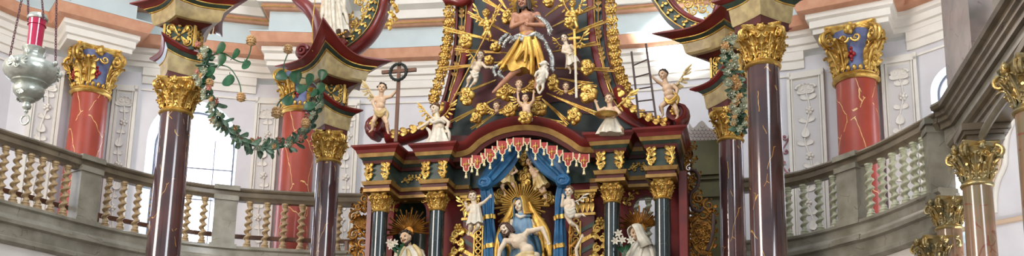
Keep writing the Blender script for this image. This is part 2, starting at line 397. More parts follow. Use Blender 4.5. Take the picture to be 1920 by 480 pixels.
WIN = {2: (-12, 18, 5.9, 9.3), 4: (277, 447, 5.4, 9.72), 10: (1750, 1835, 6.0, 9.45)}   # wall segment -> opening between two bearings
wn = 0
bays = {'left': range(0, 4), 'back': range(4, 10), 'right': range(10, 14)}
for side, rg in bays.items():
    mb = MB()
    for i in rg:
        a, b = WP[i], WP[i + 1]
        if i not in WIN: mb.fan([a, b, b + Z3 * Z1, a + Z3 * Z1]); continue
        p0, p1, zs, zt = WIN[i]
        ha = plan_hit(p0, 250, [a + (a - b) * 3, b + (b - a) * 3]); hb = plan_hit(p1, 250, [a + (a - b) * 3, b + (b - a) * 3])
        L = (b - a).length; e = (b - a) / L
        u0 = max(.08, (ha[1] - a).dot(e)); u1 = min(L - .08, (hb[1] - a).dot(e))
        if u1 - u0 < .6: u0, u1 = L * .2, L * .8
        loop = arch_wall(mb, a, b, u0, u1, zs, zt)
        out = V((-e.y, e.x, 0)); dep = .62 if i < 9 else .25; cen = sum(loop, V((0, 0, 0))) / len(loop)
        back = [p + out * dep + (cen - p) * .10 for p in loop]
        wn += 1; g = MB(); g.grid([loop, back], False, True); rv = g.build('window_%d' % wn, mat('window_reveal', (.82, .90, .92), .8) if wn == 1 else MATS['window_reveal'], None, 0, 'structure')
        g = MB(); g.prism(back, out * .03); g.build('pane', PANE, rv, 0)
        g = MB(); w_ = [p - out * .03 for p in back]
        x0, x1 = w_[0], w_[-1]; zl = w_[0].z
        for k in (1, 3): q = x0.lerp(x1, k / 4); top = max(p.z for p in w_) - (.62 if k != 2 else .05); g.box(((q.x), q.y, (zl + top) / 2), (.010, .010, (top - zl) / 2))
        z = zl + .42
        while z < max(p.z for p in w_) - .6: g.bar(V((x0.x, x0.y, z)), V((x1.x, x1.y, z)), .014); z += .72
        g.tube(w_, .035, 6); g.build('glazing_bar', MUNT, rv, 0)
    mb.build('wall_' + side, WALL, None, 0, 'structure')

# ressaut path for the entablature: it steps forward above each engaged column
COLS = []
for px, py, lab in ((170, 178, 'left'), (562, 214, 'mid'), (1605, 153, 'right')):
    h = plan_hit(px, py, WP); p = PZ(px, py, 9.4); COLS.append((V((p.x, p.y, 0)), h[3], h[2], h[1]))
def ressaut_path(fr, hw):
    pts = []
    segs = list(zip(WP, WP[1:]))
    for i, (a, b) in enumerate(segs):
        pts.append(a); e = (b - a); L = e.length; e = e / L; n = V((e.y, -e.x, 0)); ins = []
        for c, cn, ce, hp in COLS:
            u = (c - a).dot(e); dist = (c - a).dot(n)
            if 0 < u < L and abs(dist) < 3: ins.append((u, dist))
        for u, dist in sorted(ins):
            f = dist + fr; w_ = min(hw, u - .04, L - u - .04)
            pts += [a + e * (u - w_), a + e * (u - w_) + n * f, a + e * (u + w_) + n * f, a + e * (u + w_)]
    pts.append(WP[-1]); return pts
RPTH = ressaut_path(.30, .62)
def trim(n, prof, m_):
    mb = MB(); mb.sweep(RPTH, prof); mb.build('trim_%d' % n, m_, None, 30, 'structure')
trim(1, [(-.4, 10.36), (.09, 10.36), (.09, 10.46), (.14, 10.48), (.14, 10.62), (.20, 10.66), (.20, 10.76), (-.4, 10.76)], WHITE)
pr9 = [(-.3, 10.0), (.04, 10.0), (.04, 10.16), (.08, 10.18), (.08, 10.37), (-.3, 10.37)]; seg9 = []; cur = []
for p_, q_ in zip(WP, WP[1:]):
    n_ = 24
    for i in range(n_):
        r_ = p_.lerp(q_, i / n_); near = any((r_ - V((c_[3].x, c_[3].y, 0))).length < .95 for c_ in COLS)
        if near:
            if len(cur) > 1: seg9.append(cur)
            cur = []
        elif i == 0 or not cur or any((p_.lerp(q_, (i + 1) / n_) - V((c_[3].x, c_[3].y, 0))).length < .95 for c_ in COLS): cur.append(r_)
if len(cur) > 1: seg9.append(cur)
for i, s9 in enumerate(seg9): mb = MB(); mb.sweep(s9, pr9); mb.build('trim_%d' % (50 + i), WHITE, None, 30, 'structure')
trim(2, [(-.4, 10.76), (.24, 10.76), (.34, 10.80), (.40, 10.94), (.42, 11.00), (-.4, 11.0)], ORAN)
trim(3, [(-.4, 11.0), (.43, 11.0), (.43, 11.03), (.10, 11.05), (.10, 11.62), (-.4, 11.62)], BLUEG)
trim(4, [(.15, 11.66), (.265, 11.655), (.275, 11.685), (.15, 11.69)], GILM)
trim(5, [(-.4, 11.62), (.20, 11.62), (.25, 11.655), (.25, 11.74), (-.4, 11.74)], ORAN)
trim(6, [(-.4, 11.74), (.34, 11.74), (.38, 11.92), (.52, 12.0), (.55, 12.18), (.6, 12.3), (-.4, 12.3)], WHITE)
trim(7, [(-.4, 12.3), (.0, 12.3), (.0, 15.0), (-.4, 15.0)], BLUEG)
for i, s9 in enumerate(seg9): mb = MB(); mb.sweep(s9, [(-.2, 9.84), (.03, 9.84), (.03, 9.88), (-.2, 9.88)]); mb.build('trim_%d' % (60 + i), WHITE, None, 30, 'structure')

# stucco pilasters with trailing leaves
def pilaster(n, px, wpx, seed):
    h = plan_hit(px, 220, WP); r = random.Random(seed); c, e, nn = h[1], h[2], h[3]; k = h[0] / FPX; hw = wpx * k / 2 / max(.5, abs(e.dot(CR)))
    mb = MB(); z0, z1 = 4.6, 9.9
    q = lambda u, z, o: c + e * u + nn * o + Z3 * z
    mb.prism([q(-hw, z0, .0), q(hw, z0, .0), q(hw, z1, .0), q(-hw, z1, 0)], nn * .10)
    for s_ in (-1, 1):
        mb.bar(q(s_ * (hw - .03), z0, .12), q(s_ * (hw - .03), z1, .12), .03, .03, e); mb.bar(q(s_ * (hw - .09), z0, .11), q(s_ * (hw - .09), z1 - .15, .11), .012, .03, e)
    mb.bar(q(-hw, z1 - .12, .12), q(hw, z1 - .12, .12), .03)
    o = mb.build('trim_%d' % n, WHITE, None, 30, 'structure')
    g = MB(); pw = hw - .12; g.prism([q(-pw, z0, .1), q(pw, z0, .1), q(pw, z1 - .2, .1), q(-pw, z1 - .2, .1)], nn * .006); g.build('panel', STUC, o, 0)
    g = MB(); z = z1 - .5; path = []
    for j in range(7): a_ = PI * j / 6; g.leaf(q(0, z + .02, .12), e * math.cos(a_) + Z3 * (math.sin(a_) + .2), nn, .2, .09, .3, .02)
    for s_ in (-1, 1): g.spiral(q(s_ * pw * .45, z + .12, .12), e * s_, Z3, pw * .35, .02, 1.2, .03, .02)
    while z > z0 + .3:
        path.append(q(.25 * pw * math.sin(z * 5), z, .115)); z -= .12
    g.tube(path, .018, 6)
    for i, p in enumerate(path):
        if i % 4 == 1:
            for s_ in (-1, 1): g.leaf(p, e * s_ + Z3 * .5, nn, pw * .75, .10, .15, .015)
        if i % 8 == 3: 
            for j in range(5): a = 2 * PI * j / 5; g.ell(p + e * (.055 * math.cos(a)) + Z3 * (.055 * math.sin(a)) + nn * .005, .034, nu=8, nv=6)
            g.ell(p + nn * .03, .035, nu=8, nv=6)
        if i % 8 == 6: g.leaf(p, -Z3, nn, .22, .16, .2, .02)
    g.build('stucco_relief', WHITE, o, 60)
for i, (px, wpx) in enumerate(((80, 44), (232, 42), (503, 46), (655, 40), (1515, 60), (1692, 56))): pilaster(20 + i, px, wpx, i)
# stencilled scrolls on the wall beside the right canopy column
h = plan_hit(1472, 300, WP); g = MB(); zz = 8.6; pth = []
while zz > 5.6: pth.append(h[1] + h[3] * .02 + h[2] * (.10 * math.sin(zz * 6)) + Z3 * zz); zz -= .06
scrollwork(g, pth, .018, .075, 4, 1, nrm=h[3])
tag(g.build('painted_scroll', mat('wine_red_scroll', (.62, .40, .42), .6), None), 'wine red scroll ornament running down the wall right of the dark column', 'ornament')

# ------------------------------------------------------------------ engaged red columns
for (c, n, e, hp), lab, rr, rotd in zip(COLS, ('red marbled wall column with gold and blue capital behind the left balustrade', 'red marbled wall column with gold and blue capital behind the leafy garland', 'orange-red marbled wall column with gold and blue capital above the right balustrade'), (.37, .37, .40), (20, 20, -22)):
    t = thing('wall_column', lab, 'column', (c.x, c.y, 4.9))
    mb = MB(); mb.lathe(c, [(rr * 1.25, 4.9), (rr * 1.3, 5.0), (rr * 1.12, 5.12), (rr * 1.15, 5.2), (rr * 1.02, 5.3)], 32); mb.build('base', WHITE, t)
    mb = MB(); mb.lathe(c, [(rr, 5.3), (rr * 1.0, 7), (rr * .95, 9.4)], 40, False); mb.build('shaft', REDM, t)
    capital(c + Z3 * 9.36, rr * .98, 1.02 * (rr / .38), t, math.atan2(n.y, n.x) + math.radians(0), GOLD, 1.5, BLUP, True)

# ------------------------------------------------------------------ gallery
RP = [V(p + (0,)) for p in ((-9.3, 8), (-8.75, 10.2), (-8.35, 11.8), (-8.03, 13.05), (-7.74, 13.96), (-7.49, 14.82), (-6.95, 15.88), (-6.18, 16.65), (-5.21, 17.14), (-3.95, 17.54), (-1.5, 17.95), (1.5, 17.98), (3.3, 17.85), (4.27, 17.69), (5.0, 17.06), (5.6, 16.33), (6.1, 15.4), (6.3, 15.0))]
railp = [(-.2, 7.0), (0, 7.0), (.015, 6.97), (0, 6.94), (-.03, 6.92), (-.03, 6.85), (-.015, 6.83), (-.045, 6.80), (-.06, 6.76), (-.2, 6.76)]
basep = [(-.3, 5.86), (.0, 5.86), (.03, 5.84), (.03, 5.80), (-.01, 5.77), (-.01, 5.66), (.03, 5.63), (.05, 5.58), (.07, 5.56), (.07, 5.50), (.02, 5.47), (.0, 5.30), (.04, 5.27), (.04, 5.21), (-.02, 5.17), (-.3, 5.17)]
# twisted baluster, built once
def baluster_mesh(bmat):
    mb = MB(); H_ = .90; rows = []; N = 66; n = 14
    for i in range(N + 1):
        z = .10 + (H_ - .18) * i / N; env = min(1, i / 5, (N - i) / 5); a = 2 * PI * 5.4 * i / N
        cx, cy = .024 * env * math.cos(a), .024 * env * math.sin(a); r = .050 + .004 * math.sin(PI * i / N)
        rows.append([V((cx + r * math.cos(2 * PI * k / n), cy + r * math.sin(2 * PI * k / n), z)) for k in range(n)])
    mb.grid(rows, False, True)
    mb.lathe((0, 0, 0), [(.075, 0), (.075, .035), (.06, .045), (.07, .06), (.06, .08), (.045, .10)], 16)
    mb.lathe((0, 0, 0), [(.045, .82), (.062, .84), (.05, .855), (.066, .87), (.066, .90)], 16)
    return mb
def balustrade(lab, lo, hi, pxs, peds, bm_, cm):
    seg = RP[lo:hi]
    t = thing('gallery_balustrade', lab, 'balustrade', (seg[0].x, seg[0].y, 5.17))
    sm = catmull(seg, 4)
    mb = MB(); mb.sweep(sm, railp); mb.build('handrail', STOD, t, 25)
    mb = MB(); mb.sweep(sm, basep); mb.build('base_moulding', STON, t, 25)
    proto = None
    for px in pxs:
        h = plan_hit(px, 300, sm)
        if not h: continue
        p = h[1] - h[3] * .10
        if proto is None:
            proto = baluster_mesh(bm_); ob = proto.build('baluster', bm_); proto = ob; ob.parent = t
        else: ob = proto.copy(); C.objects.link(ob)
        ob.location = V((p.x, p.y, 5.86)) - t.location
        # mesh origin sits at its base centre
    for px, w_ in peds:
        h = plan_hit(px, 330, sm); p = h[1] - h[3] * .14; a = math.atan2(h[2].y, h[2].x)
        mb = MB(); mb.box(p + Z3 * 6.34, (w_ / 2, .14, .50), a)
        for z, g_ in ((6.98, .03), (6.78, .02), (5.84, .04), (5.55, .08)): mb.box(p + Z3 * z, (w_ / 2 + g_, .14 + g_ + .01, .045), a)
        mb.build('pedestal', cm, t, 0)
    return t
balustrade('long curved marbled balustrade with sandy twisted balusters left of the altar', 0, 11, (-8, 15, 40, 64, 87, 112, 136, 215, 243, 271, 300, 330, 362, 392, 474, 507, 540, 572, 606, 640, 672), ((172, .40), (428, .42)), BALU, STON)
bt = balustrade('curved marbled balustrade with pale green twisted balusters right of the canopy columns', 11, 18, (1190, 1213, 1238, 1445, 1472, 1497, 1525, 1552, 1619, 1642, 1663, 1684, 1704, 1722), ((1586, .44),), BALD, STON)
q_ = PZ(1760, 300, 6.35); q_.z = 0; mb = MB(); mb.box(q_ + Z3 * 6.3, (.17, .14, .62), .1)
for z, g_ in ((6.90, .04), (6.78, .02), (5.75, .04), (5.55, .07), (5.25, .04)): mb.box(q_ + Z3 * z, (.17 + g_, .14 + g_, .045), .1)
mb.build('end_pier', STON, bt, 0)
pw = MB(); sm = catmull(RP, 4)
pw.sweep(sm, [(-.3, 5.17), (-.06, 5.17), (-.06, 4.2), (-.3, 4.2)]); pw.build('trim_40', WHITE, None, 30, 'structure')
gf = MB()
for i in range(len(RP) - 1):
    pass
gf.fan([p + Z3 * 5.2 for p in [WP[1], WP[2], WP[3], WP[4], WP[5], WP[6], WP[7], WP[8], WP[9], WP[10]]] + [q + Z3 * 5.2 for q in RP[::-1]]); gf.build('floor_gallery', FLOOR, None, 0, 'structure')
# dark handrail bar behind the balusters
hb = MB(); hb.sweep([q for q in catmull(RP[2:11], 4)], [(-.55, 6.12), (-.50, 6.12), (-.50, 6.20), (-.55, 6.20)])
for q in (RP[3], RP[5], RP[7], RP[9]): hb.box((q.x * 1.03, q.y + .42, 5.68), (.03, .03, .46))
tag(hb.build('bench_rail', WOOD, None), 'brown wooden bench rail running behind the left balusters', 'rail')

# ------------------------------------------------------------------ nave side gallery at the right
NX = lambda y: 6.42 + (14.75 - y) * .055
npath = [V((NX(y), y, 0)) for y in (14.75, 13, 11, 9, 7, 5)]
npath = [V((6.32, 14.92, 0))] + npath
t = thing('nave_gallery', 'marbled grey stepped gallery cornices running forward at the right edge', 'gallery', (6.5, 14.5, 5.9))
mb = MB(); mb.sweep(npath, [(-.4, 7.06), (.10, 7.06), (.12, 7.02), (.10, 6.97), (.04, 6.95), (.04, 6.88), (.0, 6.86), (.0, 6.80), (-.04, 6.78), (-.04, 6.70), (-.4, 6.70)]); mb.build('upper_cornice', STOD, t, 25)
mb = MB(); mb.sweep(npath, [(-.4, 6.70), (-.10, 6.70), (-.10, 6.44), (-.4, 6.44)]); mb.build('parapet', STON, t, 25)
mb = MB(); mb.sweep(npath[1:], [(-.4, 6.44), (.0, 6.44), (.03, 6.40), (.0, 6.36), (-.05, 6.34), (-.05, 6.28), (-.08, 6.26), (-.08, 6.18), (-.4, 6.18)]); mb.build('lower_cornice', STOD, t, 25)
# arches between the columns
cy = (13.55, 10.8, 8.1); 
for y in cy:
    x = NX(y) + .12
    mb = MB()
    for z, hw in ((6.02, .22), (6.10, .26), (6.15, .29)): mb.box((x, y, z), (hw, hw, .045))
    mb.build('impost', STOD, t, 0)
for a, b in zip(cy, cy[1:] ):
    mb = MB(); mb2 = MB(); N = 16; pts = []
    for k in range(N + 1):
        q = PI * k / N; y = (a + b) / 2 + (a - b) / 2 * math.cos(q) * .86; z = 6.0 + .12 * math.sin(q); pts.append(V((NX(y) + .06, y, z)))
    mb.tube(pts, .05, 8, .8); mb.build('arch_moulding', STON, t)
t2 = None
for y, r, lab, ztop in ((13.55, .185, 'rose-brown marbled gallery column with gilt capital, second from right edge', 5.98), (10.85, .20, 'marbled gallery column with gilt capital cut by the right frame edge', 5.98), (15.96, .17, 'small gilt-capped gallery column half hidden behind the rose-brown one', 5.2), (18.2, .19, 'gilt-capped gallery column low under the right balustrade', 5.2)):
    x = {13.55: 6.50, 10.85: 6.56, 15.96: 6.60, 18.2: 6.62}[y]
    if y == 18.2:
        p = PZ(1754, 448, 5.0); x, y = p.x, p.y
    if y == 15.96:
        p = PZ(1776, 374, 5.55); x, y = p.x, p.y; ztop = 5.55
    if ztop == 5.2: ztop = 5.0
    t3 = thing('gallery_column', lab, 'column', (x, y, 0)); c = V((x, y, 0)); ch = .56 if ztop > 5.9 else .44
    mb = MB(); mb.box((x, y, .35), (r * 1.5, r * 1.5, .35)); mb.lathe(c, [(r * 1.3, .7), (r * 1.35, .78), (r * 1.1, .85), (r * 1.15, .92), (r, .97)], 28); mb.build('pedestal', STON, t3, 30)
    mb = MB(); mb.lathe(c, [(r * 1.05, .97), (r * 1.05, 3), (r * .96, ztop - ch)], 36, False); mb.build('shaft', PINK, t3)
    capital(c + Z3 * (ztop - ch), r * .96, ch, t3, math.radians(12), mat('pale_gilding', (.78, .66, .40), .34, .7, rgb2=(.62, .60, .48), scale=8, bump=.3) if 'pale_gilding' not in MATS else MATS['pale_gilding'], 1.62)
# organ pier with gilded edge above the gallery
p0 = PZ(1775, 205, 7.06)
t = thing('organ_case', 'grey marbled pier with gilt edge ornament standing on the right gallery', 'pier', (6.8, 14.0, 7.06))
pa = PZ(1778, 190, 7.06); pb = PZ(1822, 128, 7.06); pb2 = V((pb.x + .02, pb.y, 7.06))
mb = MB(); d = (pb2 - pa); nrm = V((d.y, -d.x, 0)).normalized() * -.5
if nrm.x < 0: nrm = -nrm
mb.prism([pa, pb2, pb2 + nrm, pa + nrm], Z3 * 4.5); mb.build('pier_body', veined('lilac_grey_marbling', (.58, .52, .50), (.46, .44, .42), (.45, .36, .38), .3, 2, .02, .1, .5, (1, 1, 1), 2.5), t, 0)
mb = MB(); e = d.normalized(); z = 7.2
while z < 9.6:
    for j in range(3):
        o = pb2 + e * (.06 + .09 * j * (1 - (z - 7.2) / 6)) + Z3 * z
        mb.spiral(o, e, Z3, .09, .02, 1.2, .04, .02, z * 5 + j); mb.ell(o + Z3 * .08, .05, nu=8, nv=6)
    z += .24
mb.build('gilt_edge', OLDG, t)
npu = [V((NX(y) + .1, y, 0)) for y in (13.0, 11, 9, 7)]
mb = MB(); mb.sweep([V((NX(13.0) + .5, 13.0, 0))] + npu, [(-.4, 8.1), (.06, 8.1), (.08, 8.04), (.0, 8.0), (.0, 7.92), (-.05, 7.9), (-.05, 7.8), (-.4, 7.8)]); mb.build('string_course', STOD, t, 25)
mb = MB(); mb.sweep(npu, [(-.4, 7.8), (-.12, 7.8), (-.12, 7.06), (-.4, 7.06)]); mb.build('case_panel', STON, t, 25)
# white vaulted wall under the gallery
mb = MB(); wl = [V((9.6, 5, 0)), V((9.2, 10, 0)), V((8.9, 13, 0)), V((8.6, 16.2, 0))]
mb.sweep(wl[::-1], [(0, 0), (0, 6.0)]); mb.build('wall_aisle', WHITE, None, 0, 'structure')
mb = MB(); mb.sweep([V((q.x - .03, q.y, 0)) for q in wl[::-1]], [(0, 4.55), (.05, 4.56), (.08, 4.62), (.0, 4.66)]); mb.build('trim_41', mat('beige_band', (.80, .70, .60), .7), None, 0, 'structure')

for k_, off in enumerate((0, 9)):
    mb = MB(); hs = [plan_hit(x - off, y + off * .4, WP) for x, y in ((1960, 165), (1935, 185), (1912, 212), (1893, 245), (1887, 280), (1885, 310), (1872, 340), (1867, 370), (1867, 400))]
    mb.tube(catmull([V((h_[1].x, h_[1].y, h_[4])) + h_[3] * .03 for h_ in hs], 5), .05 - .015 * k_, 8); mb.build('trim_%d' % (42 + k_), MATS['beige_band'] if k_ else WHITE, None, 60, 'structure')
h_ = plan_hit(1900, 412, WP); mb = MB(); mb.sweep(WP[10:13], [(0, h_[4] - .05), (.05, h_[4] - .04), (.08, h_[4] + .02), (0, h_[4] + .05)]); mb.build('trim_44', MATS['beige_band'], None, 0, 'structure')
# ------------------------------------------------------------------ canopy columns
def ring(c, cor, lifts, s_, z, l, conc, K=14):
    out = []; n = len(cor)
    for i in range(n):
        A, B = cor[i], cor[(i + 1) % n]
        for k in range(K):
            t_ = k / K; p = A.lerp(B, t_) * s_ * (1 - conc * math.sin(PI * t_) ** .9)
            wa, wb = max(0, 1 - t_ * 1.15) ** 2.1, max(0, 1 - (1 - t_) * 1.15) ** 2.1
            out.append(c + p + Z3 * (z + l * (lifts[i] * wa + lifts[(i + 1) % n] * wb)))
    return out
def loft(name, m_, parent, c, cor, lifts, lv, conc, cap=True):
    mb = MB(); rows = [ring(c, cor, lifts, s_, z, l, conc) for s_, z, l in lv]
    mb.grid(rows, False, True)
    if cap: mb.fan(rows[0][::-1]); mb.fan(rows[-1])
    return mb.build(name, m_, parent, 35)
def canopy_column(lab, cx, cyy, r, lowc, upc, rot, lz=7.0, upl=.12):
    c = V((cx, cyy, 0)); t = thing('canopy_column', lab, 'column', c)
    mb = MB(); mb.box((cx, cyy, .55), (r * 1.7, r * 1.7, .5), rot); mb.box((cx, cyy, .06), (r * 1.9, r * 1.9, .06), rot); mb.box((cx, cyy, 1.08), (r * 1.85, r * 1.85, .05), rot); mb.build('pedestal', MARO, t, 0)
    mb = MB(); mb.lathe(c, [(r * 1.4, 1.13), (r * 1.45, 1.22), (r * 1.15, 1.3), (r * 1.25, 1.4), (r * 1.08, 1.46)], 40); mb.build('base', GOLD, t)
    mb = MB(); mb.lathe(c, [(r * 1.08, 1.46), (r * 1.08, 3.2), (r * 1.04, 5.2), (r * .97, lz)], 48, False); mb.build('shaft', DARKM, t)
    capital(c + Z3 * (lz - .02), r * .97, .54, t, rot, GOLD, 1.5)
    cor = [V(q + (0,)) for q in lowc]; up = [V(q + (0,)) for q in upc]; L4 = [.16, .03, .0, .03]   # order: near, right, back, left
    loft('neck_block', MARO, t, c, cor, L4, [(.56, 7.50, 0), (.57, 7.60, 0)], .03)
    loft('lower_frieze', CREAM, t, c, cor, L4, [(.60, 7.60, 0), (.62, 7.62, 0), (.68, 7.83, .5)], .06)
    loft('lower_fillet', GOLD, t, c, cor, L4, [(.68, 7.83, .5), (.72, 7.835, .5), (.72, 7.85, .5), (.68, 7.855, .5)], .08)
    loft('lower_cove', GREEN, t, c, cor, L4, [(.70, 7.85, .5), (.75, 7.87, .55), (.84, 7.91, .65)], .12)
    loft('lower_cornice', RED, t, c, cor, L4, [(.84, 7.91, .65), (.90, 7.915, .7), (.95, 7.93, .75), (1.05, 7.955, .85), (1.06, 7.98, .9), (.9, 8.0, .6), (.4, 8.04, 0)], .18)
    b = .26; co, si = math.cos(rot), math.sin(rot)
    mb = MB(); mb.box((cx, cyy, 8.19), (b - .03, b - .03, .21), rot); fb = mb.build('filigree_block', GREEN, t, 0)
    for k in range(4):
        a = rot + k * PI / 2; o = V((math.cos(a), math.sin(a), 0)); sd = V((-o.y, o.x, 0)); q0 = c + o * (b - .02) + Z3 * 8.20; g = MB()
        for s_ in (-1, 1):
            g.bar(q0 + sd * (s_ * b * .86) - Z3 * .18, q0 + sd * (s_ * b * .86) + Z3 * .17, .012, .012, sd)
            for zz in (-1, 1):
                g.spiral(q0 + sd * (s_ * .12) + Z3 * (zz * .11), sd * s_, Z3 * zz, .085, .02, 1.4, .014, .012, -PI / 2, 6)
                g.spiral(q0 + sd * (s_ * .17) + Z3 * (zz * .03), sd * s_, Z3 * zz, .045, .012, 1.2, .012, .010, PI / 2, 6)
                g.leaf(q0 + sd * (s_ * .03) + Z3 * (zz * .02), sd * s_ * .8 + Z3 * zz, o, .18, .06, .2, .01)
        for zz in (-.16, -.08, 0, .08, .15): g.ell(q0 + Z3 * zz + o * .01, .028, nu=8, nv=6)
        g.build('filigree', GOLD, fb)
    U4 = [upl, .0, .0, .0]
    loft('upper_neck', MARO, t, c, up, U4, [(.26, 8.34, 0), (.30, 8.36, 0), (.40, 8.38, .0), (.46, 8.41, .0)], .08)
    loft('upper_frieze', CREAM, t, c, up, U4, [(.47, 8.40, .0), (.53, 8.40, .0), (.57, 8.43, .1), (.61, 8.58, .40)], .10)
    loft('upper_fillet', GOLD, t, c, up, U4, [(.61, 8.58, .40), (.645, 8.585, .41), (.645, 8.60, .42), (.6, 8.605, .42)], .12)
    loft('upper_cove', GREEN, t, c, up, U4, [(.63, 8.60, .42), (.67, 8.61, .44), (.72, 8.635, .49)], .14)
    loft('upper_bead', GOLD, t, c, up, U4, [(.72, 8.635, .49), (.745, 8.635, .50), (.745, 8.65, .51), (.7, 8.65, .51)], .16)
    loft('upper_cornice', RED, t, c, up, U4, [(.735, 8.65, .51), (.78, 8.66, .54), (.84, 8.68, .66), (.93, 8.69, .80), (1.0, 8.70, .92), (1.0, 8.72, .95), (.85, 8.78, .95), (.4, 8.92, .6), (.2, 9.0, 0)], .22)
    return t
canopy_column('dark marbled canopy column standing in front of the left window', -4.85, 13.03, .235, [(-.02, -.52), (.50, .10), (0, .55), (-.58, .06)], [(.30, -.95), (1.24, -.22), (.1, .95), (-.72, -.42)], math.radians(18))
canopy_column('dark marbled canopy column beside the left end of the altar', -3.51, 15.69, .205, [(.06, -.56), (.50, .16), (0, .55), (-.52, -.06)], [(.30, -1.22), (1.19, -.23), (.1, .95), (-.95, -.40)], math.radians(18), upl=.45)
canopy_column('thick dark marbled canopy column with full gilt capital right of altar', 3.88, 12.9, .215, [(-.02, -.58), (.62, .05), (0, .6), (-.62, -.02)], [(-.1, -1.1), (1.1, -.3), (0, 1), (-1.1, -.4)], math.radians(-2))
canopy_column('dark marbled canopy column half hidden by garland behind the thick right one', 3.37, 15.79, .195, [(-.04, -.55), (.55, .1), (0, .55), (-.61, .16)], [(-.04, -1.18), (1.0, -.3), (0, 1), (-1.18, -.54)], math.radians(-12))
# ------------------------------------------------------------------ altar
YA = 15.0
def A(px, py, d=0.): return P(px, py, YA + d)
altar = thing('altar_retable', 'tall carved altar retable in red, dark green and gold between the dark columns', 'altar', (0.1, 15.3, 0))
OPEN_L = (A(740, 400, .4).x, A(801, 400, .4).x, A(770, 372, .4).z)
OPEN_C = (A(915, 400, .4).x, A(1058, 400, .4).x, A(985, 268, .4).z)
OPEN_R = (A(1187, 400, .4).x, A(1237, 400, .4).x, A(1212, 366, .4).z)
def board(name, mt, y, th, x0, x1, z0, z1, ops, zs=3.2):
    mb = MB(); x = x0; off = V((0, th, 0))
    for a, b, zt in ops:
        mb.prism([V((x, y, z0)), V((a, y, z0)), V((a, y, z1)), V((x, y, z1))], off)
        mb.prism([V((a, y, z0)), V((b, y, z0)), V((b, y, zs)), V((a, y, zs))], off)
        r = (b - a) / 2; zc = zt - r; N = 16
        for k in range(N):
            u0, u1 = a + r - r * math.cos(PI * k / N), a + r - r * math.cos(PI * (k + 1) / N)
            mb.prism([V((u0, y, zc + r * math.sin(PI * k / N))), V((u1, y, zc + r * math.sin(PI * (k + 1) / N))), V((u1, y, z1)), V((u0, y, z1))], off)
        x = b
    mb.prism([V((x, y, z0)), V((x1, y, z0)), V((x1, y, z1)), V((x, y, z1))], off)
    return mb.build(name, mt, altar, 30)
XL = [-2.19, -1.25, 1.58, 2.36]; YC = [14.92, 15.0, 15.0, 14.92]
back = board('back_board', mat('deep_red_board', (.48, .09, .07), .6, 0, rgb2=(.38, .07, .06), scale=3), 15.36, .10, -2.42, 2.6, 0, 6.30, [OPEN_L, OPEN_C, OPEN_R], 4.2)
for (a, b, zt), mt_ in ((OPEN_L, GREEN), (OPEN_C, MARO)):
    mb = MB(); dd = .42; rr = (b - a) / 2; zc = zt - rr; cx = (a + b) / 2; rows = []
    for k in range(13):
        q = PI * k / 12; rows.append([V((cx - rr * math.cos(q), 15.45 + dd * math.sin(q), 4.2)), V((cx - rr * math.cos(q), 15.45 + dd * math.sin(q), zc))] + [V((cx - rr * math.cos(q) * math.cos(PI / 2 * j / 6), 15.45 + dd * math.sin(q) * math.cos(PI / 2 * j / 6), zc + rr * math.sin(PI / 2 * j / 6) * 1.0)) for j in range(1, 7)])
    mb.grid(rows); mb.build('niche', mt_, altar, 60)
mb = MB(); mb.prism([V((2.6, 15.0, 0)), V((2.72, 15.0, 0)), V((2.72, 15.6, 0)), V((2.6, 15.6, 0))], Z3 * 6.3); mb.build('side_stile', RED, altar, 0); mb = MB(); mb.prism([V((-2.42, 15.1, 0)), V((-2.5, 15.1, 0)), V((-2.5, 15.5, 0)), V((-2.42, 15.5, 0))], Z3 * 6.3); mb.build('side_stile', RED, altar, 0)
mb = MB(); mb.box((0.08, 15.35, 1.6), (2.55, .35, 1.6)); mb.box((0.08, 15.3, 3.22), (2.7, .5, .07)); mb.build('plinth', MARO, altar, 0)
mb = MB(); mb.box((0.1, 14.35, .5), (1.5, .45, .5)); mb.box((0.1, 14.35, 1.04), (1.6, .52, .05)); mb.build('altar_table', STON, altar, 0)
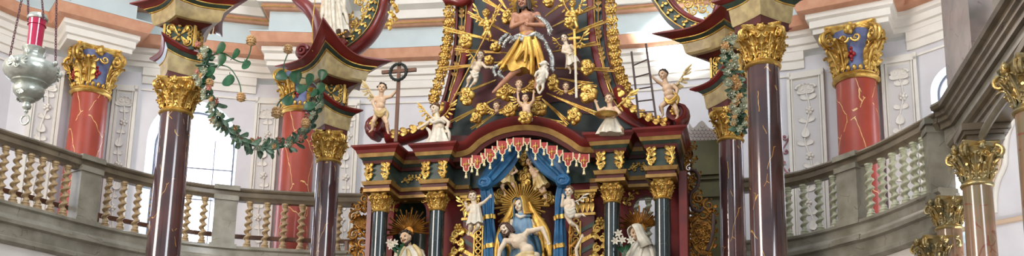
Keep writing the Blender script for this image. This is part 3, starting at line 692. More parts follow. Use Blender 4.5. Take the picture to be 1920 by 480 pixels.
# shafts and gilt capitals
for i, (x, y) in enumerate(zip(XL, YC)):
    c = V((x, y, 0)); r = .125
    mb = MB(); mb.lathe(c, [(r * 1.3, 3.28), (r * 1.35, 3.36), (r * 1.1, 3.42), (r * 1.2, 3.5), (r * 1.02, 3.55), (r, 4.5), (r * .95, 5.84)], 32); o = mb.build('column', ALTM, altar)
    capital(c + Z3 * 5.83, r * .98, .305, o, 0, GOLD, 1.35)
for px, py, w_ in ((884, 372, .13), (1097, 370, .15)):     # small pilasters beside the curtain, with diagonal painted bands
    q = A(px, py, .22); mb = MB(); w2 = w_
    mb.box((q.x, q.y + .05, 4.65), (w2, .05, 1.25)); o = mb.build('pilaster', MARO, altar, 0)
    for m_i, m_ in enumerate((GREEN, GOLD, GREEN, GOLD, GREEN, GOLD)):
        g = MB(); z = 5.55 - m_i * .17; s_ = -1 if px > 1000 else 1
        g.prism([V((q.x - w2, q.y - .012, z - s_ * -.16)), V((q.x + w2, q.y - .012, z + s_ * .16 * -1 + .16 * s_ * 1)), V((q.x + w2, q.y - .012, z + .07)), V((q.x - w2, q.y - .012, z + .07 + s_ * .16))], V((0, .02, 0)))
        g.build('painted_band', m_, o, 0)
    g = MB(); zt = 6.10; g.box((q.x, q.y + .01, zt), (w2 + .05, .09, .02)); g.box((q.x, q.y + .02, zt - .04), (w2 + .02, .07, .018)); g.box((q.x, q.y + .03, zt - .36), (w2 + .02, .06, .02))
    for k in range(4):
        xx = q.x - w2 * .75 + w2 * .5 * k; g.leaf((xx, q.y - .01, zt - .33), Z3, V((0, -1, 0)), .18, .075, .35, .012); g.ell((xx, q.y - .05, zt - .17), (.03, .02, .02), nu=8, nv=6); g.leaf((xx, q.y - .01, zt - .2), Z3, V((0, -1, 0)), .14, .06, .35, .012)
    for s_ in (-1, 1): g.spiral(V((q.x + s_ * w2 * .85, q.y - .05, zt - .08)), X3 * s_, Z3, .045, .01, 1.5, .014, .01, PI / 2)
    g.build('pilaster_capital', GOLD, o)
# entablature with breaks over every column
def entpath(side):
    if side < 0: return [V(p + (0,)) for p in ((-2.40, 16.0), (-2.40, 14.72), (-1.98, 14.72), (-1.98, 15.18), (-1.46, 15.18), (-1.46, 14.80), (-1.04, 14.80), (-1.04, 15.2), (-.78, 15.2))]
    return [V(p + (0,)) for p in ((1.20, 15.2), (1.37, 15.2), (1.37, 14.80), (1.79, 14.80), (1.79, 15.18), (2.15, 15.18), (2.15, 14.72), (2.57, 14.72), (2.57, 16.0))]
for sd in (-1, 1):
    pth = entpath(sd)
    for nm, mt_, pr in (('architrave', GILM, [(-.3, 6.13), (.02, 6.13), (.02, 6.18), (-.3, 6.18)]), ('architrave_band', MARO, [(-.3, 6.18), (.0, 6.18), (.0, 6.24), (-.3, 6.24)]), ('architrave_moulding', GILM, [(-.3, 6.24), (.03, 6.24), (.05, 6.30), (-.3, 6.30)]),
                        ('frieze', GREEN, [(-.3, 6.30), (-.01, 6.30), (-.01, 6.61), (-.3, 6.61)]), ('frieze_band', MARO, [(-.3, 6.59), (.03, 6.59), (.05, 6.64), (-.3, 6.64)]), ('cornice_soffit', GREEN, [(-.3, 6.64), (.04, 6.64), (.08, 6.69), (-.3, 6.69)]),
                        ('cornice_fascia', GILM, [(-.3, 6.69), (.09, 6.69), (.11, 6.75), (-.3, 6.75)]), ('cornice', RED, [(-.3, 6.75), (.12, 6.75), (.14, 6.80), (.19, 6.84), (.2, 6.87), (-.3, 6.88)])):
        mb = MB(); mb.sweep(pth, pr); mb.build(nm, mt_, altar, 25)
# gold leaf brackets on the frieze blocks, sprays between
def brackets(x, y, s_):
    mb = MB(); z = 6.46
    if True:
        o = V((x + s_ * .15, y, z))
        mb.spiral(o + Z3 * .085, X3 * -s_, Z3, .05, .01, 1.4, .022, .014, PI / 2); mb.spiral(o - Z3 * .085 - X3 * (s_ * .02), X3 * -s_, -Z3, .055, .01, 1.4, .024, .014, PI / 2)
        mb.tube([o + V((s_ * .04, 0, .12)), o + V((s_ * .01, -.02, .04)), o + V((s_ * .04, -.01, -.05)), o + V((0, 0, -.13))], [.016, .03, .026, .012], 8)
        for q in (-.08, 0, .08): mb.leaf(o + Z3 * q, V((-s_ * .8, 0, .6)), V((0, -1, 0)), .11, .06, .4, .01); mb.leaf(o + Z3 * q + X3 * (s_ * .02), V((s_ * .5, 0, .8)), V((0, -1, 0)), .08, .05, .4, .01)
    return mb
for x, y in ((-2.19, 14.70), (-1.25, 14.78), (1.58, 14.78), (2.36, 14.70)):
    for s_ in (-1, 1): brackets(x, y, s_).build('leaf_bracket', GOLD, altar)
for xc in (-1.72, 1.97):
    mb = MB(); w_ = .2 if xc < 0 else .13
    for s_ in (-1, 1):
        pt = [V((xc + s_ * w_ * t_, 15.17, 6.455 + .03 * math.sin(6 * t_))) for t_ in [k / 8 for k in range(9)]]
        scrollwork(mb, pt, .012, .035, 2, s_)
    mb.build('frieze_spray', GOLD, altar)
# arched centre cornice
arc = catmull([A(p[0], p[1], -.02) for p in ((850, 292), (868, 290), (884, 284), (905, 266), (940, 249), (985, 241), (1030, 247), (1068, 266), (1090, 281), (1106, 283), (1122, 283))], 5)
for nm, mt_, pr in (('arch_cornice', RED, [(0, .02), (.12, .02), (.17, .05), (.22, .09), (.24, .13), (0, .14)]), ('arch_fascia', GILM, [(0, -.06), (.09, -.06), (.13, .02), (0, .02)]), ('arch_soffit', MARO, [(-.1, -.12), (.04, -.12), (.07, -.06), (-.1, -.06)])):
    mb = MB(); mb.vsweep(arc, [(a, -b) for a, b in pr] if (arc[1] - arc[0]).cross(V((0, -1, 0))).z < 0 else pr); mb.build(nm, mt_, altar, 30)
mb = MB(); ty = [A(p[0], p[1], .32) for p in ((850, 300), (868, 292), (884, 284), (905, 266), (940, 249), (985, 240), (1030, 247), (1068, 266), (1090, 281), (1122, 290))]
zt_ = 6.29; q0 = [V((p.x, 15.32, max(p.z, zt_ + .01))) for p in ty]
mb.prism([V((q0[0].x, 15.32, zt_))] + q0 + [V((q0[-1].x, 15.32, zt_))], V((0, .1, 0)))
mb.build('tympanum', GREEN, altar, 0)
# pediment foot above the arch
foot = [A(842, 268, .1), A(842, 254, .1), A(890, 254, .1), A(940, 232, .1), A(985, 226, .1), A(1030, 230, .1), A(1085, 246, .1), A(1125, 248, .1), A(1128, 262, .1), A(1090, 268, .1), A(1030, 244, .1), A(985, 240, .1), A(940, 246, .1), A(890, 274, .1)]
mb = MB(); mb.prism(foot, V((0, .25, 0))); mb.build('pediment_foot', MARO, altar, 0)
# tall upper panel
Lout = [(858, -60), (857, 0), (856, 40), (853, 90), (846, 130), (836, 172), (826, 205), (822, 235), (826, 262)]
Rout = [(1133, -60), (1132, 0), (1133, 40), (1138, 90), (1146, 125), (1158, 160), (1172, 190), (1190, 215), (1215, 238)]
Lc = Ppath(Lout, 15.3, 5); Rc = Ppath(Rout, 15.3, 5)
mb = MB(); mb.prism(Lc + Rc[::-1], V((0, .12, 0))); mb.build('pediment_panel', mat('panel_dark_green', (.15, .20, .18), .4, 0, rgb2=(.12, .16, .15), scale=4), altar, 0)
inner = Ppath([(915, -60), (912, 0), (905, 60), (893, 110), (905, 150), (880, 190), (920, 215), (985, 205), (1050, 190), (1075, 205), (1110, 212), (1108, 160), (1090, 110), (1075, 60), (1066, 0), (1070, -60)], 15.285, 4)
mb = MB(); mb.prism(inner, V((0, .02, 0))); mb.build('maroon_field', mat('field_maroon', (.33, .10, .10), .5, 0, rgb2=(.25, .07, .08), scale=4), altar, 0)
for pts in ([(884, -60), (882, 0), (879, 50), (872, 100), (863, 142), (852, 175), (845, 205), (840, 240)], [(1108, -60), (1107, 0), (1108, 40), (1112, 75), (1122, 120), (1130, 155), (1143, 188), (1160, 210), (1185, 228), (1215, 240)]):
    pt = Ppath(pts, 15.27, 5); mb = MB(); mb.tube(pt, .062, 8, .6, Y3); mb.build('red_frame', RED, altar)
    mb = MB(); sg = -1 if pts[0][0] < 1000 else 1
    mb.tube([p + X3 * (sg * .065) - Y3 * .02 for p in pt], .011, 6); mb.build('gold_bead', GOLD, altar)
for pts in (Lout, Rout):
    pt = Ppath(pts, 15.26, 5); mb = MB(); mb.tube(pt, .03, 8, 1.2, Y3); mb.build('outer_frame', DWOOD if False else MARO, altar)
for pts in ([(866, -40), (866, 17), (865, 56), (859, 93), (855, 124), (843, 170)], [(1121, -40), (1122, 0), (1122, 56), (1127, 96), (1137, 140), (1152, 178), (1178, 210)]):
    pt = Ppath(pts, 15.25, 5); mb = MB(); mb.tube(pt, .012, 6)
    for i, p in enumerate(pt[:-1]):
        t_ = (pt[i + 1] - p).normalized(); q = t_.cross(Y3)
        if i % 5 == 0: mb.ell(p, .03, nu=8, nv=6)
        if i % 5 < 3: mb.leaf(p, -t_ + q * .6, -Y3, .09, .045, .3, .008); mb.leaf(p, -t_ - q * .6, -Y3, .09, .045, .3, .008)
    mb.build('leaf_garnish', GILM, altar)
# gilded husk garlands hanging down both outer edges
for pts in ([(844, -30), (843, 17), (843, 56), (839, 84), (834, 112), (827, 142), (817, 178), (812, 192)], [(1144, -30), (1145, 8), (1148, 56), (1152, 93), (1157, 125), (1168, 155), (1178, 178)]):
    pt = Ppath(pts, 15.24, 7); mb = MB()
    mb.tube(pt, .024, 8)
    for i, p in enumerate(pt[:-1]):
        t_ = (pt[i + 1] - p).normalized(); q = t_.cross(Y3); k = .9 + .3 * math.sin(i * 1.7)
        for s_ in (-1, 1):
            mb.leaf(p + q * (s_ * .03), -t_ * .5 + q * s_, -Y3 * .9, .085 * k, .05, .6, .010)
            if i % 2: mb.spiral(p + q * (s_ * .06), q * s_, t_, .024, .006, 1.2, .010, .007, 0, 6)
        if i % 3 == 0:
            for j in range(6): a = 2 * PI * j / 6; mb.ell(p - Y3 * .04 + q * (.04 * math.cos(a)) + t_ * (.04 * math.sin(a)), .026, nu=8, nv=6)
            mb.ell(p - Y3 * .06, .025, nu=8, nv=6)
    mb.build('gilded_garland', GOLD, altar, 60)
mb = MB(); mb.tube(Ppath([(832, 4), (838, 1), (850, 2), (862, 5), (874, 0), (880, -8)], 15.15, 4), .075, 10, .8); mb.build('red_scroll_end', RED, altar)
# raking scroll arms with rosette volutes
for sg, arm, vc in ((-1, [(838, 196), (832, 218), (812, 238), (785, 250), (755, 258), (728, 262)], (709, 238)), (1, [(1160, 168), (1172, 195), (1192, 215), (1215, 228), (1238, 236), (1258, 240)], (1268, 216))):
    pt = Ppath(arm, 15.2, 5); mb = MB(); n = len(pt)
    mb.tube(pt, [.10 + .02 * math.sin(i) * 0 + .03 * (i / n) for i in range(n)], 10, 1.7, Y3); s_ = mb.build('scroll_arm', RED, altar)
    g = MB(); up_ = [p - Y3 * .2 + Z3 * 0 for p in pt]
    for i in range(2, n - 4, 3):
        t_ = (up_[i + 1] - up_[i]).normalized(); g.leaf(up_[i], t_ + Z3 * .5, -Y3, .15, .08, .3, .01); g.leaf(up_[i], t_ - Z3 * .4, -Y3, .15, .07, .3, .01); g.ell(up_[i], .035, nu=8, nv=6)
    g.build('arm_leaf', GOLD, s_)
    c = P(vc[0], vc[1], 15.1); g = MB(); g.spiral(c, X3 * sg, Z3, .17, .03, 1.6, .085, .05, -PI / 2, 12, 2.2, Y3)
    g.lathe(c - Y3 * .16, [(.0, 0), (.14, 0), (.14, .34), (0, .34)], 24, False, (X3, Z3, Y3)); v_ = g.build('volute', RED, altar)
    g = MB(); cc = c - Y3 * .19 + X3 * (-.01)
    for k in range(6): a = PI / 3 * k; g.ell(cc + X3 * (.05 * math.cos(a)) + Z3 * (.05 * math.sin(a)), (.03, .02, .03), nu=8, nv=6)
    g.ell(cc - Y3 * .02, .028, nu=8, nv=6); g.build('rosette', GOLD, v_)
# pierced vertical scrolls beside the curtain and corner sprays of the bays
def vert_scroll(px, y0, y1, Y, w_, m_, nm='pierced_scroll'):
    mb = MB(); a = P(px, y0, Y); b = P(px, y1, Y); n = 5; H_ = (a.z - b.z) / n
    for i in range(n):
        c = a - Z3 * (H_ * (i + .5)); s_ = 1 if i % 2 else -1
        mb.spiral(c + X3 * (s_ * w_ * .3), X3 * -s_, Z3, H_ * .48, .02, 1.3, .024, .014, PI / 2, 6)
        mb.leaf(c, X3 * -s_ + Z3 * .6, -Y3, w_ * 1.2, w_ * .6, .4, .012); mb.leaf(c, X3 * s_ - Z3 * .6, -Y3, w_ * 1.1, w_ * .5, .4, .012); mb.ell(c - X3 * (s_ * w_ * .5), .03, nu=8, nv=6)
    for k in range(6): q = 2 * PI * k / 6; mb.ell(a + X3 * (.05 * math.cos(q)) + Z3 * (.05 * math.sin(q) + .04), .032, nu=8, nv=6)
    mb.ell(a + Z3 * .04 - Y3 * .02, .03, nu=8, nv=6)
    mb.build(nm, m_, altar)
vert_scroll(859, 432, 510, 15.2, .14, GOLD); vert_scroll(1125, 420, 510, 15.2, .14, GOLD)
for px in (898, 1080):
    mb = MB(); a = P(px, 415, 15.2); 
    for k in range(9):
        z = a.z - .1 * k
        for s_ in (-1, 1): mb.spiral(V((a.x, a.y, z)), X3 * s_, Z3, .05, .03, .9, .012, .012, 0, 6)
    mb.bar(V((a.x - .07, a.y, a.z)), V((a.x - .07, a.y, a.z - .95)), .012, .012, X3); mb.bar(V((a.x + .07, a.y, a.z)), V((a.x + .07, a.y, a.z - .95)), .012, .012, X3); mb.build('lattice_strip', GOLD, altar)
def spray(pts, Y=15.33, r=.014, c=.045, sd=1):
    mb = MB(); scrollwork(mb, Ppath(pts, Y, 4), r, c, 3, sd); mb.build('corner_spray', GOLD, altar)
spray([(738, 398), (738, 385), (744, 374), (756, 371), (768, 370)]); spray([(803, 372), (795, 370), (790, 375)], sd=-1)
spray([(1174, 385), (1176, 376), (1184, 366), (1198, 358)]); spray([(1214, 352), (1224, 353), (1233, 362)], sd=-1)

# gilded pierced side wings
def wing_panel(lab, pts, Y, m_, pxc, sgn):
    t = thing('gilded_wing', lab, 'carving', P(pxc, 480, Y)); mb = MB()
    for (x, y, r, s_) in pts:
        k = pxm(P(x, y, Y)); c = P(x, y, Y)
        mb.spiral(c, X3 * s_, Z3, r * k, r * k * .15, 1.5, r * k * .26, r * k * .12, PI / 2, 8)
        for j in range(5):
            a = RN.uniform(0, 2 * PI); d = V((math.cos(a), 0, math.sin(a))); mb.leaf(c + d * r * k * .7, d + V((0, 0, .3)), -Y3, r * k * .9, r * k * .5, .5, .015)
        for j in range(4):
            a = RN.uniform(0, 2 * PI); mb.ell(c + V((math.cos(a), -.1, math.sin(a))) * r * k * 1.05, r * k * .16, nu=8, nv=6)
    mb.build('carved_scrolls', m_, t)
    return t
t = wing_panel('dark gilded carved foliage wing at the altar left end', [(690, 358, 10, 1), (684, 372, 12, -1), (694, 385, 13, 1), (672, 388, 9, -1), (663, 405, 10, 1), (674, 420, 12, -1), (688, 432, 14, 1), (664, 440, 12, 1), (680, 455, 14, -1), (696, 462, 12, 1), (662, 468, 12, -1), (676, 478, 13, 1), (694, 484, 12, -1), (700, 350, 7, 1), (668, 500, 14, 1), (690, 505, 14, 1)], 15.35, OLDG, 680, -1)
mb = MB(); 
for k in range(9): mb.leaf(P(684, 430, 15.25), V((-.8 + .2 * k, -.1, .8)), -Y3, .26, .07, .3, .015)
mb.build('shell', OLDG, t)
t = wing_panel('wide gilded carved foliage wing at the altar right end', [(1296, 275, 8, 1), (1288, 290, 8, -1), (1297, 300, 8, 1), (1292, 315, 10, 1), (1304, 330, 9, 1), (1286, 335, 9, -1), (1300, 350, 11, 1), (1290, 366, 12, -1), (1310, 372, 11, 1), (1328, 385, 12, 1), (1300, 392, 13, 1), (1318, 402, 13, -1), (1335, 405, 9, 1), (1288, 412, 12, 1), (1306, 424, 14, 1), (1328, 428, 13, -1), (1290, 445, 13, -1), (1312, 452, 14, 1), (1332, 455, 10, 1), (1294, 474, 13, 1), (1316, 478, 14, -1), (1334, 484, 10, 1)], 15.45, OLDG, 1305, 1)
mb = MB(); bd = Ppath([(1306, 412), (1296, 428), (1296, 450), (1306, 470), (1322, 478), (1336, 462), (1338, 436), (1328, 416)], 15.42, 5)
mb.prism(bd, V((0, .04, 0)))
for i, (x, y, r, s_) in enumerate(((1308, 425, 7, 1), (1322, 428, 7, -1), (1315, 442, 8, 1), (1305, 450, 7, -1), (1327, 448, 7, 1), (1316, 460, 7, -1), (1300, 436, 5, 1), (1330, 434, 5, -1))):
    q = P(x, y, 15.40); kk = pxm(q); mb.spiral(q, X3 * s_, Z3, r * kk, r * kk * .1, 1.6, r * kk * .24, r * kk * .1, i, 8)
    for j in range(4): aa = i + j * 1.57; dd_ = V((math.cos(aa), 0, math.sin(aa))); mb.leaf(q + dd_ * r * kk * .5, dd_, -Y3, r * kk * .9, r * kk * .5, .5, .01)
mb.build('cartouche', OLDG, t)
for pts in ([(1294, 318), (1305, 322), (1310, 335), (1306, 352), (1296, 362), (1294, 378), (1300, 392), (1312, 396), (1318, 388)], [(1338, 402), (1337, 430), (1332, 455), (1325, 470)]):
    mb = MB(); mb.tube(Ppath(pts, 15.4, 5), .028, 8); mb.build('dark_rib', DWOOD, t)
# olive case behind the right wing
t = thing('olive_case', 'olive green panelled case with scaly white crest behind the right altar wing', 'case', (3.0, 17.0, 5.2))
mb = MB(); a = P(1294, 265, 16.7); b = P(1362, 265, 16.7); mb.prism([V((a.x, 16.7, 5.25)), V((b.x, 16.7, 5.25)), V((b.x, 16.7, a.z)), V((a.x, 16.7, a.z))], V((0, .6, 0))); mb.build('case_body', OLIV, t, 0)
mb = MB(); z = P(1320, 330, 16.7).z
for zz, o in ((z, .08), (z - .07, .04), (z - .38, .05)): mb.prism([V((a.x, 16.7 - o, zz)), V((b.x, 16.7 - o, zz)), V((b.x, 16.7 - o, zz + .06)), V((a.x, 16.7 - o, zz + .06))], V((0, o, 0)))
mb.build('case_moulding', OLIV, t, 0)
mb = MB(); base = P(1296, 262, 16.7); pts = [P(1290, 264, 16.75), P(1292, 232, 16.75), P(1300, 240, 16.75), P(1316, 226, 16.75), P(1330, 240, 16.75), P(1352, 246, 16.75), P(1352, 264, 16.75)]
mb.prism(catmull(pts, 3), V((0, .1, 0))); cr = mb.build('crest', WHITE, t, 0)
g = MB()
for i in range(5):
    for j in range(8):
        c = P(1296 + j * 7 + (i % 2) * 3, 260 - i * 6, 16.72)
        if i > 2 and j > 5 - 0 or i == 4 and j != 3: continue
        pt = [c + V((.035 * math.cos(PI * k / 6), 0, -.035 * math.sin(PI * k / 6))) for k in range(7)]; g.tube(pt, .005, 5)
g.build('scale_line', mat('mauve_line', (.60, .46, .48), .6), cr)

# ------------------------------------------------------------------ red lambrequin with tassels
t = thing('lambrequin', 'scalloped red valance with cream edging and tassels hung under the centre arch', 'valance', A(985, 300, -.2))
scal = [(874, 298, .0, 1), (885, 301, 0, 0), (895, 293, 0, 1), (908, 289, 0, 0), (919, 281, 0, 1), (929, 276, 0, 0), (942, 266, 0, 1), (956, 262, 0, 0), (972, 260, 0, 1), (988, 261, 0, 0), (1004, 264, 0, 1), (1020, 269, 0, 0), (1035, 275, 0, 1), (1049, 283, 0, 0), (1065, 288, 0, 1), (1081, 290, 0, 0), (1095, 291, 0, 1)]
for i, (x, y, _, big) in enumerate(scal):
    hw, hh = (9.5, 27) if big else (6, 13); y0 = y - 2; YY = 14.78
    out = [(-hw, 0), (-hw, hh * .55), (-hw * .55, hh * .62), (-hw * .5, hh * .86), (0, hh), (hw * .5, hh * .86), (hw * .55, hh * .62), (hw, hh * .55), (hw, 0)]
    loop = [P(x + q[0], y0 + q[1], YY) for q in out]
    mb = MB(); mb.prism(loop, V((0, .025, 0))); f = mb.build('scallop', mat('valance_red', (.60, .16, .14), .5) if 'valance_red' not in MATS else MATS['valance_red'], t, 0)
    g = MB(); g.tube(loop[1:-1] if False else loop, .010, 6); 
    g.build('scallop_edging', BEAD, f)
    if big:
        g = MB(); c = P(x, y0 + hh * .42, YY - .01); k = pxm(c)
        for s_ in (-1, 1): g.spiral(c + X3 * s_ * 3 * k, X3 * s_, Z3, 2.4 * k, .4 * k, 1.2, .6 * k, .4 * k, -PI / 2, 6)
        g.tube([c + Z3 * 7 * k, c - Z3 * 8 * k], .7 * k, 6); g.ell(c, (1.6 * k, k, 2.5 * k), nu=8, nv=6); g.build('embroidery', GOLD, f)
    g = MB(); c = P(x, y0 + hh + 3, YY); k = pxm(c)
    g.lathe(c, [(.4 * k, 3 * k), (2 * k, 1.5 * k), (2.2 * k, 0), (1.2 * k, -1.5 * k), (2 * k, -3 * k), (2.9 * k, -8.5 * k), (2.2 * k, -9 * k)], 12, wob=lambda a, z: 1 + .08 * math.sin(6 * a)); g.build('tassel', BEAD, f)

# ------------------------------------------------------------------ blue curtains
def cloth_tube(mb, path, rx, ry, nf, amp, ph=0., n=44, tw=0.):
    rows = []; N = len(path)
    for i, p in enumerate(path):
        t_ = (path[min(i + 1, N - 1)] - path[max(i - 1, 0)]).normalized(); q = (t_.cross(Y3)).normalized()
        if q.x < 0: q = -q
        T_ = i / (N - 1); x = rx(T_) if callable(rx) else rx; y = ry(T_) if callable(ry) else ry; am = amp(T_) if callable(amp) else amp
        rows.append([p + q * (x * math.cos(a)) * (1 + am * math.sin(nf * a + ph + tw * T_) + am * .4 * math.sin((nf * 1.7) // 1 * a + 2 * ph)) + Y3 * (y * math.sin(a)) * (1 + am * 1.5 * math.sin(nf * a + ph + tw * T_)) for a in [2 * PI * k / n for k in range(n)]])
    mb.grid(rows, False, True); mb.fan(rows[0][::-1]); mb.fan(rows[-1])
for lab, top, kn, down, sg in (('blue curtain gathered to the left of the Pieta with gold bands', [(966, 276), (952, 292), (936, 312), (920, 332), (910, 344)], (909, 344), [(910, 350), (914, 375), (916, 410), (919, 450), (920, 500)], -1), ('blue curtain gathered to the right of the Pieta with gold bands', [(1000, 276), (1012, 292), (1028, 308), (1046, 324), (1056, 336)], (1056, 340), [(1056, 348), (1052, 375), (1050, 410), (1050, 450), (1050, 500)], 1)):
    t = thing('curtain', lab, 'curtain', P(kn[0], 500, 14.95)); k = pxm(P(kn[0], kn[1], 14.9))
    mb = MB(); cloth_tube(mb, Ppath(top, 15.02, 5), lambda T_: (14 + 6 * math.sin(PI * T_) - 3 * T_) * k, .08, 8, .20, 1., tw=1.8); mb.build('swag', BLUE, t, 80)
    mb = MB()
    c = P(kn[0], kn[1], 14.92)
    mb.ell(c, (15 * k, .10, 14 * k), nu=24, nv=16)
    for j in range(7):
        a = j * .9; r = (5 + 1.3 * j) * k; pt = [c - Y3 * (.10 - .006 * j) + X3 * (r * math.cos(a + q)) + Z3 * (r * .85 * math.sin(a + q)) for q in [k2 * .3 for k2 in range(9)]]
        mb.tube(pt, [.4 * k + 2.2 * k * math.sin(PI * q / 8) for q in range(9)], 8)
    mb.build('knot', BLUE, t, 80)
    mb = MB(); cloth_tube(mb, Ppath(down, 14.98, 6), lambda T_: (9.5 + 1.2 * math.sin(9 * T_)) * k, .06, 7, .20, .5, tw=2.2); mb.build('fall', BLUE, t, 80)
    for yy in (408, 462, 512):
        x = {408: 917 if sg < 0 else 1051, 462: 919 if sg < 0 else 1050, 512: 920 if sg < 0 else 1050}[yy]
        mb = MB(); cloth_tube(mb, [P(x - 1, yy - 4, 14.975), P(x, yy + 4, 14.975)], 11.5 * k, .075, 6, .12, .5, tw=0); mb.build('gold_band', GOLD, t, 60)

# ------------------------------------------------------------------ gilded sunburst behind the upper figures
t = thing('sunburst', 'gilded sunburst of paired rays spreading over the upper altar panel', 'carving', A(985, 130, .2))
RAYS = [((958, 65), (876, 24)), ((949, 82), (830, 53)), ((958, 100), (852, 94)), ((940, 116), (823, 130)), ((966, 34), (900, -6)), ((930, 150), (852, 180)), ((935, 182), (845, 230)), ((930, 212), (884, 243)), ((969, 222), (899, 250)), ((1022, 31), (1070, -6)), ((1036, 50), (1117, 10)), ((1036, 77), (1140, 38)), ((1033, 98), (1126, 80)), ((1042, 128), (1152, 131)), ((1047, 147), (1120, 160)), ((1025, 175), (1132, 219)), ((1016, 185), (1067, 232)), ((1002, 218), (1064, 234)), ((952, 20), (925, -20)), ((1000, 0), (1012, -30))]
for a, b in RAYS:
    mb = MB(); pa_, pb_ = P(a[0], a[1], 15.17), P(b[0], b[1], 15.12); d = (pb_ - pa_).normalized(); q = d.cross(Y3)
    for o0, o1, r0, r1 in ((.0, .028, .012, .013), (.0, -.028, .012, .013), (0, 0, .012, .005)):
        mb.tube([pa_ + q * o0 * 1.4, pb_ + q * o1 - d * (0 if o1 <= 0 else .08)], [r0, r1], 6)
    mb.build('ray', GOLD, t)
